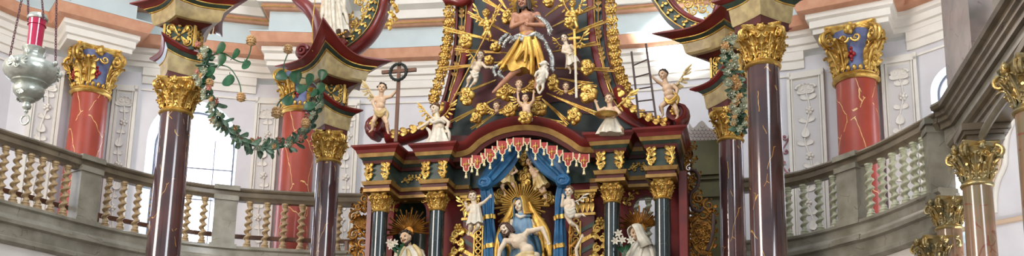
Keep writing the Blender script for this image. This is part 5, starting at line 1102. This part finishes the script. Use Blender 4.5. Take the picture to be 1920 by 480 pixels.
f = Fig('small_angel', 'little angel in a short cream skirt under the left side of the valance', 'figurine', 15.12, 7.6, dict(head=(959, 297), neck=(958, 306), chest=(955, 317), pelvis=(951, 332), shL=(948, 313), elL=(942, 321, 3), haL=(951, 321, 7), shR=(963, 313), elR=(969, 321, 3), haR=(963, 325, 6), hipL=(947, 338), knL=(941, 350, 4), anL=(946, 360, 1), toeL=(948, 367, 4), hipR=(955, 338), knR=(962, 346, 4), anR=(967, 355, 0), toeR=(970, 360, 3)), skin=SKIN, hair=HAIR)
f.skirt([(956, 312), (952, 328), (949, 344, 2)], [8, 10, 16], .7, 7, .16, ROBEG, rag=2)
f = Fig('small_angel', 'little angel in a long cream skirt under the right side of the valance', 'figurine', 15.12, 7.6, dict(head=(993, 304), neck=(996, 313), chest=(1002, 322), pelvis=(1008, 337), shL=(995, 319), elL=(998, 326, 3), haL=(1006, 322, 7), shR=(1008, 317), elR=(1016, 321, 3), haR=(1021, 322, 5), hipL=(1007, 342), knL=(1013, 356, 4), anL=(1020, 366, 1), toeL=(1022, 372, 4), hipR=(1013, 342), knR=(1020, 354, 4), anR=(1024, 368, 0), toeR=(1024, 376, 3)), skin=SKIN, hair=HAIR)
f.skirt([(1003, 316), (1009, 334), (1016, 352, 2)], [8, 10, 15], .7, 7, .16, ROBEG, rag=2)
cloud(985, 300, 13, 13, 'gilded cloud between the two small angels under the valance', 77, 15.25); cloud(938, 372, 13, 15, 'gilded cloud left of the halo of the mourning Madonna', 78, 15.3); cloud(1030, 374, 13, 15, 'gilded cloud right of the halo of the mourning Madonna', 79, 15.3); cloud(985, 335, 14, 26, 'gilded cloud column rising above the halo of the mourning Madonna', 80, 15.32)

# Pieta: Mary
f = Fig('mourning_madonna', 'seated Madonna in gold mantle and blue veil, head tilted, rays behind', 'figurine', 14.98, 11.5, dict(head=(975, 386), neck=(977, 400), chest=(979, 418), pelvis=(982, 462), shL=(960, 416), elL=(950, 446, 3), haL=(960, 462, 12), shR=(998, 416), elR=(1012, 442, 4), haR=(1000, 436, 20)), 'adult', PALE, look=(-.35, .1, 1), hair=None)
f.rays(978, 385, 12, 54, -35, 215, 33, GOLD, -10)
H_ = f.H; U = f.U; g = MB(); rows = []
for i, (a, b, z, wd, dp) in enumerate(((0, 0, 1.35, .3, .4), (0, 0, 1.2, .8, .9), (0, -.05, .7, 1.18, 1.2), (0, -.1, 0, 1.3, 1.3), (0, -.1, -.7, 1.35, 1.3), (0, -.2, -1.5, 1.7, 1.3), (0, -.2, -2.3, 2.0, 1.2))):
    row = []
    for k2 in range(33):
        q = math.radians(-232 + 284 * k2 / 32); w2 = 1 + .05 * math.sin(9 * q)
        row.append(H_(a + wd * math.cos(q) * w2, b - dp * math.sin(q) * -1 * -1 * w2 * 1.0 if False else b + dp * (math.sin(q)) * w2, z))
    rows.append(row)
def hood(f, m_, name, sc_=1., down=-2.3, th=.09):
    U = f.U; H_ = f.H; rows = []; 
    for z, wd, dp, op in ((1.32, .30, .35, 20), (1.2, .75, .8, 38), (.95, 1.0, 1.08, 42), (.5, 1.12, 1.15, 46), (-.1, 1.16, 1.15, 46), (-.7, 1.2, 1.15, 42), (-1.3, 1.4, 1.15, 36), (down, 1.9, 1.2, 30)):
        rows.append([H_(wd * sc_ * math.sin(q) * (1 + .03 * math.sin(11 * q)), -.1 - dp * sc_ * math.cos(q) * -1 * -1 if False else -.05 - dp * sc_ * math.cos(q), z * sc_) for q in [math.radians(-180 + op + (360 - 2 * op) * k2 / 36) for k2 in range(37)]])
    mb = MB(); mb.grid(rows); return mb.build(name, m_, f.root, 70, solid=th * U)
hood(f, SKYB, 'blue_veil', 1.0, -2.4); hood(f, GLC, 'gold_hood', 1.22, -1.6)
f.skirt([(978, 400, 3), (979, 412, 3), (980, 430, 3), (982, 460), (982, 520)], [9, 17, 21, 24, 40], .62, 7, .08, SKYB, 'blue_gown')
f.folds([[(968, 402, 12), (976, 407, 15), (986, 403, 12)]], 3, ROBE, 'white_collar')
f.skirt([(980, 402, -8), (980, 425, -9), (982, 455, -10), (982, 520, -10)], [17, 34, 46, 58], .35, 8, .10, GLC, 'gold_mantle')
f.folds([[(960, 392, 0), (951, 410, 4), (941, 430, 4), (933, 460, 3), (930, 500, 3)], [(955, 405, 3), (946, 425, 6), (940, 455, 6)], [(994, 388, 0), (1004, 404, 3), (1016, 420, 4), (1027, 442, 3), (1031, 480, 3)], [(1000, 402, 3), (1010, 420, 5), (1020, 445, 5)]], 7, GLC, 'mantle_sides')
f.folds([[(962, 384, 2), (956, 400, 6), (946, 420, 8), (938, 445, 8), (934, 480, 8)], [(992, 380, 0), (1000, 398, 5), (1010, 416, 8), (1020, 436, 6), (1026, 470, 5)], [(966, 374, 0), (958, 392, 3), (950, 410, 5), (944, 430, 6)], [(1000, 424, 9), (1012, 440, 11), (1018, 470, 10)]], 4, GLC, 'mantle_edge')
TEAL = mat('deep_teal_cloth', (.14, .30, .38), .45, 0)
f.folds([[(995, 440, 14), (1008, 452, 14), (1012, 480, 14)], [(1012, 480, 14), (1005, 478, 14), (990, 472, 14)]], 5, TEAL, 'teal_lining')
f.folds([[(938, 455, 8), (945, 470, 10), (944, 490, 10)]], 5, TEAL if True else mat('deep_teal_cloth', (.14, .30, .38), .45, 0), 'teal_lining')
# Pieta: the dead Christ
f = Fig('dead_christ', 'pale reclining carved Christ with long brown hair across the Madonna lap', 'figurine', 14.72, 11, dict(head=(948, 430), neck=(957, 440), chest=(974, 452), pelvis=(1000, 484), shL=(948, 452), elL=(937, 470, 6), haL=(934, 492, 8), shR=(990, 434), elR=(1017, 428, 4), haR=(1027, 452, 6), hipL=(990, 492), knL=(960, 506, 14), anL=(962, 540, 6), hipR=(1008, 492), knR=(1030, 505, 12), anR=(1030, 540, 6)), 'adult', PALE, look=(-.25, -.35, 1), hair=mat('chestnut_hair', (.26, .15, .10), .45), hstyle='long', beard=True, base=(985, 505))
f.folds([[(962, 486, 14), (980, 476, 18), (1000, 474, 18)], [(960, 492, 15), (980, 483, 19), (1004, 482, 18)], [(958, 498, 15), (980, 491, 19), (1006, 490, 18)]], 4.2, ROBEG, 'loin_cloth')
f.folds([[(940, 436, -4), (938, 446, -3), (944, 458, -2)]], 5, BLUE, 'blue_pillow_cloth')

# bust saints in the side bays
def lily(pts, lab, Y, stems):
    t = thing('lily_spray', lab, 'lily', P(stems[0][0][0], stems[0][0][1], Y))
    mb = MB()
    for st in stems: mb.tube(Ppath(st, Y, 4), .010, 6)
    for st in stems: q = P(st[1][0], st[1][1], Y); mb.leaf(q, V((.5, -.2, .8)), -Y3, .16, .04, .3, .006); mb.leaf(q, V((-.5, -.2, .6)), -Y3, .14, .04, .3, .006)
    mb.build('stem', LEAF, t)
    for x, y in pts:
        g = MB(); c = P(x, y, Y - .02)
        for k in range(6):
            a = PI / 3 * k + x; d = X3 * math.cos(a) + Z3 * math.sin(a); g.leaf(c, d * .9 - Y3 * .5, -Y3 * .6 - d * .5 + Z3 * .01, .062, .032, -.3, .005)
        g.ell(c - Y3 * .03, .012, nu=6, nv=5); g.build('flower', ROBE, t)
f = Fig('monk_saint', 'bearded saint bust in cream cloak with dark cap and gold rays, left bay', 'figurine', 15.05, 12.5, dict(head=(761, 447), neck=(766, 462), chest=(769, 482), pelvis=(770, 525), shL=(746, 476), elL=(736, 500, 6), haL=(752, 505, 14), shR=(789, 474), elR=(800, 500, 6), haR=(782, 496, 16)), 'adult', SKIN, look=(-.35, .35, 1), hair=HAIR, beard=True, base=(768, 520))
f.rays(765, 434, 10, 47, -8, 188, 27, OLDG, -8)
f.skirt([(768, 462, 0), (768, 476, 1), (768, 500, 2), (768, 535, 2)], [13, 28, 36, 42], .5, 8, .1, ROBE, 'cream_cloak'); f.folds([[(758, 464, 10), (750, 478, 14), (744, 500, 14)], [(776, 460, 8), (786, 472, 12), (794, 495, 10)], [(764, 468, 13), (768, 482, 17), (766, 500, 17)]], 4.5, ROBEG, 'cloak_folds')
lily([(734, 462), (741, 456), (731, 455)], 'small spray of white lilies in front of the left saint', 14.8, [[(742, 492), (746, 476), (736, 462)], [(742, 492), (750, 470), (752, 458)]])
f = Fig('nun_saint', 'saint bust in a white veil with gold rays, right bay by lilies', 'figurine', 15.05, 12, dict(head=(1193, 438), neck=(1199, 453), chest=(1204, 476), pelvis=(1204, 520), shL=(1184, 470), elL=(1172, 494, 6), haL=(1180, 486, 16), shR=(1222, 470), elR=(1232, 498, 4), haR=(1206, 490, 18)), 'adult', SKIN, look=(-.95, -.1, .8), hair=None, base=(1204, 515))
hood(f, ROBE, 'white_veil', 1.1, -2.6, .14); f.rays(1200, 428, 10, 44, 10, 175, 25, OLDG, -8)
f.skirt([(1203, 452), (1203, 468, 1), (1203, 495, 2), (1203, 530, 2)], [12, 26, 33, 40], .5, 8, .1, ROBE, 'white_habit'); f.folds([[(1196, 456, 10), (1186, 474, 13), (1176, 496, 13)], [(1204, 456, 11), (1200, 480, 15), (1190, 500, 15)], [(1212, 452, 5), (1222, 470, 8), (1228, 495, 8)]], 4.5, ROBE, 'habit_folds')
lily([(1160, 438), (1154, 452), (1167, 450), (1183, 451)], 'tall spray of white lilies beside the veiled saint in the right bay', 14.82, [[(1166, 500), (1167, 475), (1160, 442)], [(1166, 500), (1170, 476), (1165, 454)], [(1166, 500), (1174, 474), (1182, 455)]])
# lower putto at the right curtain
f = Fig('gilt_winged_putto', 'putto with gold wings raising one arm low beside the right curtain', 'figurine', 14.75, 9, dict(head=(1070, 497), neck=(1073, 508), chest=(1076, 518), pelvis=(1078, 538), shL=(1068, 514), elL=(1062, 524, 4), haL=(1066, 534, 6), shR=(1086, 508), elR=(1080, 468, 5), haR=(1090, 446, 6), hipL=(1074, 544), knL=(1068, 558, 6), anL=(1072, 572), hipR=(1084, 544), knR=(1090, 558, 6), anR=(1088, 572)), skin=PALE)
f.wing((1072, 508, -3), (1068, 480, -3), (1068, 440, -3), 24, OLDG, n=8, down=(.5, 1))
# ------------------------------------------------------------------ hanging sanctuary lamp
LY = 9.0; lc = P(57, 145, LY); k = pxm(lc); zz = lambda y: P(57, y, LY).z
t = thing('sanctuary_lamp', 'silver hanging sanctuary lamp with ruby glass at the upper left', 'lamp', (lc.x, lc.y, zz(232)))
def at(z): return V((lc.x, lc.y, z))
mb = MB(); prof = [(2, 205), (7, 203), (8.5, 199), (7, 195), (6, 192), (11, 190), (14, 188), (13, 186), (20, 183), (26, 177), (28, 171), (27, 165), (24, 161), (28, 159), (32, 157), (31, 154), (34, 153), (43, 147), (48, 139), (49, 131), (46, 123), (38, 118), (26, 114), (19, 110), (17, 104), (17, 99), (20, 95), (21, 92), (19, 91), (15, 92)]
mb.lathe(lc - Z3 * lc.z, [(r * k, zz(y)) for r, y in prof], 48, False, wob=lambda a, z: 1 + .012 * math.sin(12 * a) * (1 if z > zz(150) else .3)); body = mb.build('lamp_body', PEWT, t, 60)
for i in range(3):
    mb = MB()
    a = -PI / 2 + .15 + 2 * PI * i / 3; o = V((math.cos(a), math.sin(a), 0)); sd = V((-o.y, o.x, 0)); c = at(zz(132)) + o * 48 * k
    mb.ell(c, (6 * k, 6 * k, 7 * k)); mb.ell(c + o * 5 * k, 1.6 * k, nu=8, nv=6)
    for s_ in (-1, 1):
        for q in range(4): mb.leaf(c + sd * s_ * 4 * k, sd * s_ + Z3 * (.9 - .5 * q), o, 15 * k, 5 * k, -.15, .01)
    mb.spiral(c - Z3 * 9 * k, sd, -Z3, 5 * k, 1 * k, 1.3, 1.4 * k, .8 * k)
    mb.build('cherub_relief', PEWT, body, 60); mb = MB(); c2 = at(zz(104)) + o * 17 * k; mb.ell(c2, (5 * k, 5 * k, 6 * k)); mb.build('neck_boss', PEWT, body, 60); mb = MB()
    for q in range(5): mb.leaf(at(zz(176)) + o * 27 * k, sd * (q - 2) * .5 - Z3, o, 11 * k, 4 * k, .1, .008)
    mb.build('leaf_collar', PEWT, body, 60)
mb = MB(); mb.tube([at(zz(206)), at(zz(215))], 2 * k, 8); c = at(zz(224)); mb.tube([c + (X3 * math.cos(a) + Z3 * math.sin(a)) * (9 * k) for a in [2 * PI * i / 28 for i in range(28)]], 1.8 * k, 8, closed=True); mb.ell(at(zz(208)), 4 * k); mb.build('pull_ring', PEWT, t)
mb = MB(); mb.lathe(lc - Z3 * lc.z, [(13 * k, zz(94)), (14 * k, zz(60)), (16 * k, zz(34)), (15 * k, zz(34)), (13 * k, zz(60)), (12 * k, zz(93))], 32, True); mb.build('ruby_glass', RUBY, t)
mb = MB(); mb.lathe(lc - Z3 * lc.z, [(10 * k, zz(93)), (10.5 * k, zz(50)), (0.1, zz(50))], 24, False); mb.build('candle', mat('red_wax', (.72, .12, .26), .4), t)
mb = MB(); mb.lathe(lc - Z3 * lc.z, [(15 * k, zz(40)), (18 * k, zz(39)), (19 * k, zz(36)), (17 * k, zz(33)), (16 * k, zz(30)), (15 * k, zz(30))], 32, False, wob=lambda a, z: 1 + .03 * math.sin(16 * a)); mb.build('collar', PEWT, t)
def chain(a, b):
    mb = MB(); n = int((b - a).length / (.032)); d = (b - a).normalized(); u = d.orthogonal().normalized()
    for i in range(n):
        c = a + d * (.032 * (i + .5)); w_ = (Matrix.Rotation(i * PI / 2 + .5, 3, d) @ u)
        mb.tube([c + d * (.024 * math.cos(q)) + w_ * (.011 * math.sin(q)) for q in [2 * PI * j / 10 for j in range(10)]], .0045, 5, closed=True)
    mb.build('chain', IRON, t)
top = at(zz(-330))
for x, y, xt, yt in ((17, 112, 53, -60), (104, 118, 107, -60)): chain(P(x, y, LY), P(xt, yt, LY))
chain(P(53, 40, LY - .05), P(52, -60, LY - .03)); chain(P(82, 36, LY - .05), P(73, -60, LY - .03))
for x, y in ((17, 113), (104, 119)): mb = MB(); mb.ell(P(x, y, LY), 5 * k, nu=10, nv=8); mb.tube([P(x, y, LY), P(x + (7 if x < 50 else -7), y + 8, LY)], 3 * k, 8); mb.build('chain_lug', PEWT, t)

# ------------------------------------------------------------------ crowning scrolls of the canopy
def crown(lab, base, cres, Y, lat, leafs, mirror=1):
    t = thing('canopy_scroll', lab, 'carving', P(base[0], base[1], Y)); pt = Ppath(cres, Y, 6); n = len(pt)
    k = pxm(pt[0]); mb = MB()
    nrm = []
    for i, p in enumerate(pt): t_ = (pt[min(i + 1, n - 1)] - pt[max(i - 1, 0)]).normalized(); nrm.append(t_.cross(Y3) * mirror)
    out = [p + q * (10 * k) for p, q in zip(pt, nrm)]; inn = [p - q * (9 * k) for p, q in zip(pt, nrm)]
    mb.tube(out, [.8 * 11 * k] * n, 12, 2.0, Y3); mb.build('outer_rib', RED, t)
    mb = MB(); mb.grid([[a + Y3 * s_ - q * (13 * k) for a, q in zip(out, nrm)] if False else [p + q * (w_ * k) - Y3 * dd for p, q in zip(pt, nrm)] for w_, dd in ((6, .15), (-14, .15), (-14, -.15), (6, -.15))], True); mb.build('inner_rib', GREEN, t, 30)
    mb = MB(); mb.tube([p - q * (14 * k) - Y3 * .15 for p, q in zip(pt, nrm)], 1.4 * k, 8); mb.tube([p - Y3 * .17 + q * 4 * k for p, q in zip(pt, nrm)], .8 * k, 6)
    for i in range(2, n - 2, 3):
        p = pt[i] - nrm[i] * (5 * k) - Y3 * .165; t_ = (pt[i + 1] - pt[i]).normalized()
        for s_ in (-1, 1): mb.leaf(p, t_ + nrm[i] * (s_ * .9), -Y3, 11 * k, 5 * k, .4, .01)
        mb.ell(p, 2.5 * k, nu=8, nv=6)
    mb.build('gilt_leaves', GOLD, t)
    mb = MB()
    for (x, y, r, s_) in lat:
        c = P(x, y, Y); mb.spiral(c, X3 * s_, Z3, r * k, r * k * .2, 1.4, 2.0 * k, 1.2 * k, RN.uniform(0, 6), 7)
        for j in range(4): a = RN.uniform(0, 2 * PI); d = V((math.cos(a), 0, math.sin(a))); mb.leaf(c + d * r * k * .8, d, -Y3, r * k * .9, r * k * .45, .4, .012)
    mb.build('pierced_foliage', GOLD, t); return t
t = crown('red and green crescent scroll rib with gold foliage behind the white-robed statue', (660, 110), [(742, -70), (740, -30), (716, 0), (708, 28), (692, 58), (668, 82), (640, 98), (612, 104)][1:], 15.7,
      [(620, 98, 7, 1), (634, 88, 7, -1), (648, 78, 7, 1), (655, 62, 7, -1), (666, 66, 6, 1), (672, 50, 8, -1), (682, 38, 7, 1), (664, 42, 7, 1), (655, 30, 7, -1), (684, 20, 8, 1), (692, 6, 8, -1), (676, 4, 8, 1), (680, -12, 8, 1)], 0)
mb = MB(); pt = Ppath([(548, -20), (562, 2), (580, 18), (592, 38), (598, 62), (597, 88)], 15.3, 6); n = len(pt); mb.tube(pt, [.12 - .05 * abs(i / n - .35) for i in range(n)], 12, 1.5, Y3); mb.build('rising_rib', RED, t)
mb = MB(); mb.tube([p + X3 * .075 - Y3 * .06 for p in pt], .012, 6); mb.build('rib_bead', GOLD, t)
c = P(572, 100, 15.3); mb = MB(); mb.lathe(c - Y3 * .12, [(0, 0), (.12, 0), (.15, .04), (.15, .2), (.12, .24), (0, .24)], 24, False, (X3, Z3, Y3)); mb.spiral(c - Y3 * .14, X3, Z3, .12, .02, 1.6, .03, .02); mb.build('rib_volute', RED, t)
mb = MB()
for i, (x, y) in enumerate(((732, -10), (736, 4), (741, 14), (733, 22), (739, 30), (731, 38), (728, 46))):
    c = P(x, y, 15.6); mb.spiral(c, X3 * (1 if i % 2 else -1), Z3, 6 * k * 1.5, 1 * k, 1.3, 2 * k, 1 * k, i); mb.leaf(c, V((.5, 0, -.9)), -Y3, .16, .08, .4, .012); mb.ell(c, .035, nu=8, nv=6)
mb.build('edge_foliage', GOLD, t)
mb = MB(); mb.tube([P(586, 96, 15.0), P(586, 40, 15.0), V((P(586, 96, 15.0).x, 15.0, P(586, -40, 15.0).z))], .009, 6); tag(mb.build('gilded_lance_rod', GOLD, None), 'thin upright gilded rod beside the white-robed statue', 'rod')
t = crown('dark green crescent scroll rib with gold leaf at the top right pillar', (1290, 70), [(1206, -60), (1222, -30), (1243, 2), (1262, 28), (1290, 48), (1322, 58), (1350, 58)], 15.6,
      [(1275, -4, 9, 1), (1290, 8, 9, -1), (1300, 22, 8, 1), (1312, 2, 9, -1), (1318, 18, 8, 1), (1332, 30, 8, -1), (1340, 10, 9, 1), (1352, -4, 9, 1), (1360, 22, 7, -1)], 0, 1)
mb = MB(); mb.tube(Ppath([(1340, 40), (1345, 15), (1362, -10)], 15.2, 5), .06, 10); mb.tube(Ppath([(1338, 30), (1356, 2), (1360, -20)], 15.15, 5), .03, 8); mb.build('rising_rib', RED, t)

# white-robed statue standing on the left scroll
f = Fig('white_robed_statue', 'white-robed carved statue standing on the red scroll, cut by the top edge', 'statue', 15.45, 11, dict(head=(622, -82), neck=(622, -67), chest=(621, -48), pelvis=(620, -12), shL=(604, -54), elL=(595, -32, 4), haL=(588, -10, 8), shR=(640, -54), elR=(650, -32, 4), haR=(640, -14, 12), hipL=(613, -4), knL=(604, 32, 10), anL=(608, 62, 3), toeL=(602, 68, 9), hipR=(628, -4), knR=(632, 34, 8), anR=(632, 66, 2), toeR=(634, 72, 9)), 'adult', PALE, hstyle='long', hair=HAIR)
f.skirt([(621, -62), (621, -40), (621, -8, 2), (624, 20, 3), (626, 52, 4), (628, 66, 4)], [12, 17, 17, 22, 25, 26], .6, 8, .16, ROBE, 'robe', rag=5)
f.folds([[(616, -30, 11), (612, 10, 15), (612, 62, 18)], [(624, -30, 12), (624, 10, 17), (628, 66, 20)], [(630, -20, 11), (636, 15, 15), (642, 60, 15)], [(640, 0, 6), (648, 26, 8), (652, 44, 6)], [(610, 5, 12), (603, 30, 14), (600, 50, 12)], [(632, -44, 9), (644, -10, 11), (646, 24, 10)]], 3.8, ROBE, 'robe_folds')
mb = MB(); 
for i in range(12): a = PI * i / 11; mb.ell(f.p((604 + i * 4, 60 + 7 * math.sin(a), 16)), .022, nu=8, nv=6)
mb.build('gold_hem', GOLD, f.root)
mb = MB(); c = P(626, 80, 15.4); mb.ell(c, (.22, .16, .09)); mb.ell(P(612, 70, 15.4), (.12, .12, .12)); mb.tube(Ppath([(600, 70), (615, 84), (635, 88), (650, 76)], 15.35, 4), .06, 8); mb.build('standing_cloud', RED, f.root)

# ------------------------------------------------------------------ garlands
def leafy(mb, c, d, L, W_, nrm=None):
    nrm = nrm or (-Y3 + V((RN.uniform(-.4, .4), 0, RN.uniform(-.3, .5)))); mb.leaf(c, d, nrm, L, W_, .25, .004)
def blossom(mb, c, r, n=7, f_=None):
    f_ = f_ or V((RN.uniform(-.4, .4), -1, RN.uniform(-.4, .2))).normalized(); u = f_.orthogonal().normalized(); v = f_.cross(u)
    for ring_, (rr, tilt) in enumerate(((1., .25), (.65, .6))):
        for i in range(n): a = 2 * PI * (i + .5 * ring_) / n; d = u * math.cos(a) + v * math.sin(a); mb.leaf(c + d * r * .2, d + f_ * tilt, f_ - d * .2, r * rr, r * .6, .25, .004)
    mb.ell(c + f_ * r * .2, r * .3, nu=8, nv=6)
def garland(lab, pts, n, th, petal, seed):
    rnd = random.Random(seed); pt = catmull([P(x, y, Y) for x, y, Y in pts], 8); N = len(pt); t = thing('flower_garland', lab, 'garland', min(pt, key=lambda v: v.z))
    mb = MB(); mb.tube(pt, .022, 6); mb.build('stem', LEAF, t); mb = MB()
    for i in range(n):
        p = pt[int(i / n * (N - 1))]; d = V((rnd.uniform(-1, 1), rnd.uniform(-1, .3), rnd.uniform(-1, .8))).normalized(); t_ = (pt[min(N - 1, int(i / n * (N - 1)) + 1)] - p)
        t_ = t_.normalized() if t_.length > 0 else X3
        leafy(mb, p + d * .02, d * .8 + t_ * .8, th * rnd.uniform(1.0, 1.6), th * .55)
    mb.build('foliage', LEAFG, t)
    m_ = max(6, n // 3)
    for i in range(m_):
        p = pt[int((i + .5) / m_ * (N - 1))]; mb = MB(); o = V((rnd.uniform(-1, 1) * th * .75, -th * rnd.uniform(.8, 1.35), rnd.uniform(-1, 1) * th * .75)); blossom(mb, p + o, th * rnd.uniform(.32, .55), 6); mb.build('flower', petal[i % len(petal)], t)
    return t
garland('flower and leaf garland swinging from the left pillar to the altar pillar', [(384, 100, 12.9), (386, 135, 12.85), (394, 175, 12.9), (408, 212, 13.1), (432, 245, 13.5), (465, 268, 14.0), (505, 278, 14.5), (545, 270, 14.9), (575, 248, 15.1), (590, 215, 15.15), (600, 185, 15.1)], 190, .125, [FLOP, FLOS, FLOS, FLOW, FLOS, FLOS], 3)
garland('leaf and silvery flower garland hanging between the two right dark columns', [(1366, 78, 15.0), (1368, 110, 14.9), (1374, 145, 14.8), (1380, 180, 14.8), (1384, 212, 14.8), (1388, 240, 14.8)], 150, .13, [FLOS, FLOS, FLOW], 9)
def vine(lab, stems, leaves, flowers, Y):
    t = thing('leafy_vine', lab, 'vine', P(stems[0][0][0], stems[0][0][1], Y)); mb = MB()
    for st in stems: mb.tube(Ppath(st, Y, 6), .010, 6)
    mb.build('stem', LEAF, t)
    for x, y, ang, r in leaves:
        mb = MB(); c = P(x, y, Y - .02); k = pxm(c); a = math.radians(ang); d = V((math.cos(a), -.15, math.sin(a))); L = r * k * 2.3
        mb.leaf(c - d * L * .5, d, V((.25 * math.sin(x), -1, .3)), L, L * 1.0, .12, .006, 8); mb.tube([c - d * L * .7, c - d * L * .45], .006, 5); mb.build('leaf', LEAF, t, 60)
    for x, y, r in flowers:
        mb = MB(); c = P(x, y, Y - .02); k = pxm(c); mb.ell(c, (r * k * .75, r * k * .7, r * k)); 
        for row in range(4):
            for j in range(10): a = 2 * PI * (j + .5 * row) / 10; d = V((math.cos(a), math.sin(a), .9 - .5 * row)).normalized(); mb.leaf(c + V((d.x * r * k * .5, d.y * r * k * .5, d.z * r * k * .7)), d, Z3 + d * .1, r * k * .6, r * k * .4, .3, .004)
        mb.build('flower', FLOW, t, 60)
vine('vine with round green leaves and tan buds reaching right from the left pillar', [[(386, 118), (398, 104), (420, 100), (440, 112), (458, 116), (468, 100), (471, 84)], [(386, 128), (404, 122), (428, 126), (442, 142), (450, 160), (452, 176)], [(384, 122), (390, 108), (392, 98)]],
     [(391, 99, 60, 8), (416, 92, 20, 11), (418, 113, 50, 11), (444, 103, 30, 10), (463, 122, -60, 9), (431, 152, -80, 12), (395, 135, -50, 10), (388, 152, -80, 9)], [(471, 77, 10), (452, 183, 9), (393, 156, 8)], 12.8)
vine('vine with round green leaves and tan sunflowers over the pillar beside the altar', [[(605, 200), (600, 172), (582, 150), (555, 145), (528, 143)], [(600, 190), (570, 168), (545, 175), (525, 190), (518, 205)], [(532, 142), (532, 122), (540, 100)], [(600, 190), (588, 200), (575, 210)]],
     [(528, 144, 160, 10), (556, 145, 100, 11), (583, 150, 60, 11), (566, 168, 200, 10), (603, 168, 40, 11), (541, 190, 250, 10), (580, 200, -60, 10), (590, 176, 10, 8), (606, 140, 70, 9)], [(540, 93, 9), (519, 212, 11), (573, 232, 9)], 14.75)
# sunbeam falling on the wall behind the right pillar
l = bpy.data.lights.new('sunbeam', 'SPOT'); o = bpy.data.objects.new('sunbeam', l); C.objects.link(o); tg = P(1262, 72, 20.2); o.location = (-9.5, 5, 15.5)
o.rotation_euler = (tg - o.location).to_track_quat('-Z', 'Y').to_euler(); l.spot_size = math.radians(4.2); l.spot_blend = .8; l.energy = 190000; l.color = (.98, .97, 1.0); l.shadow_soft_size = .1
# added unseen lamp that brightens the white wall beyond the right gallery
area('aisle_fill_light', (8.6, 14.5, 3.2), (8.6, 18.4, 6.5), 1.6, 1.6, 160, (1, .98, .96))
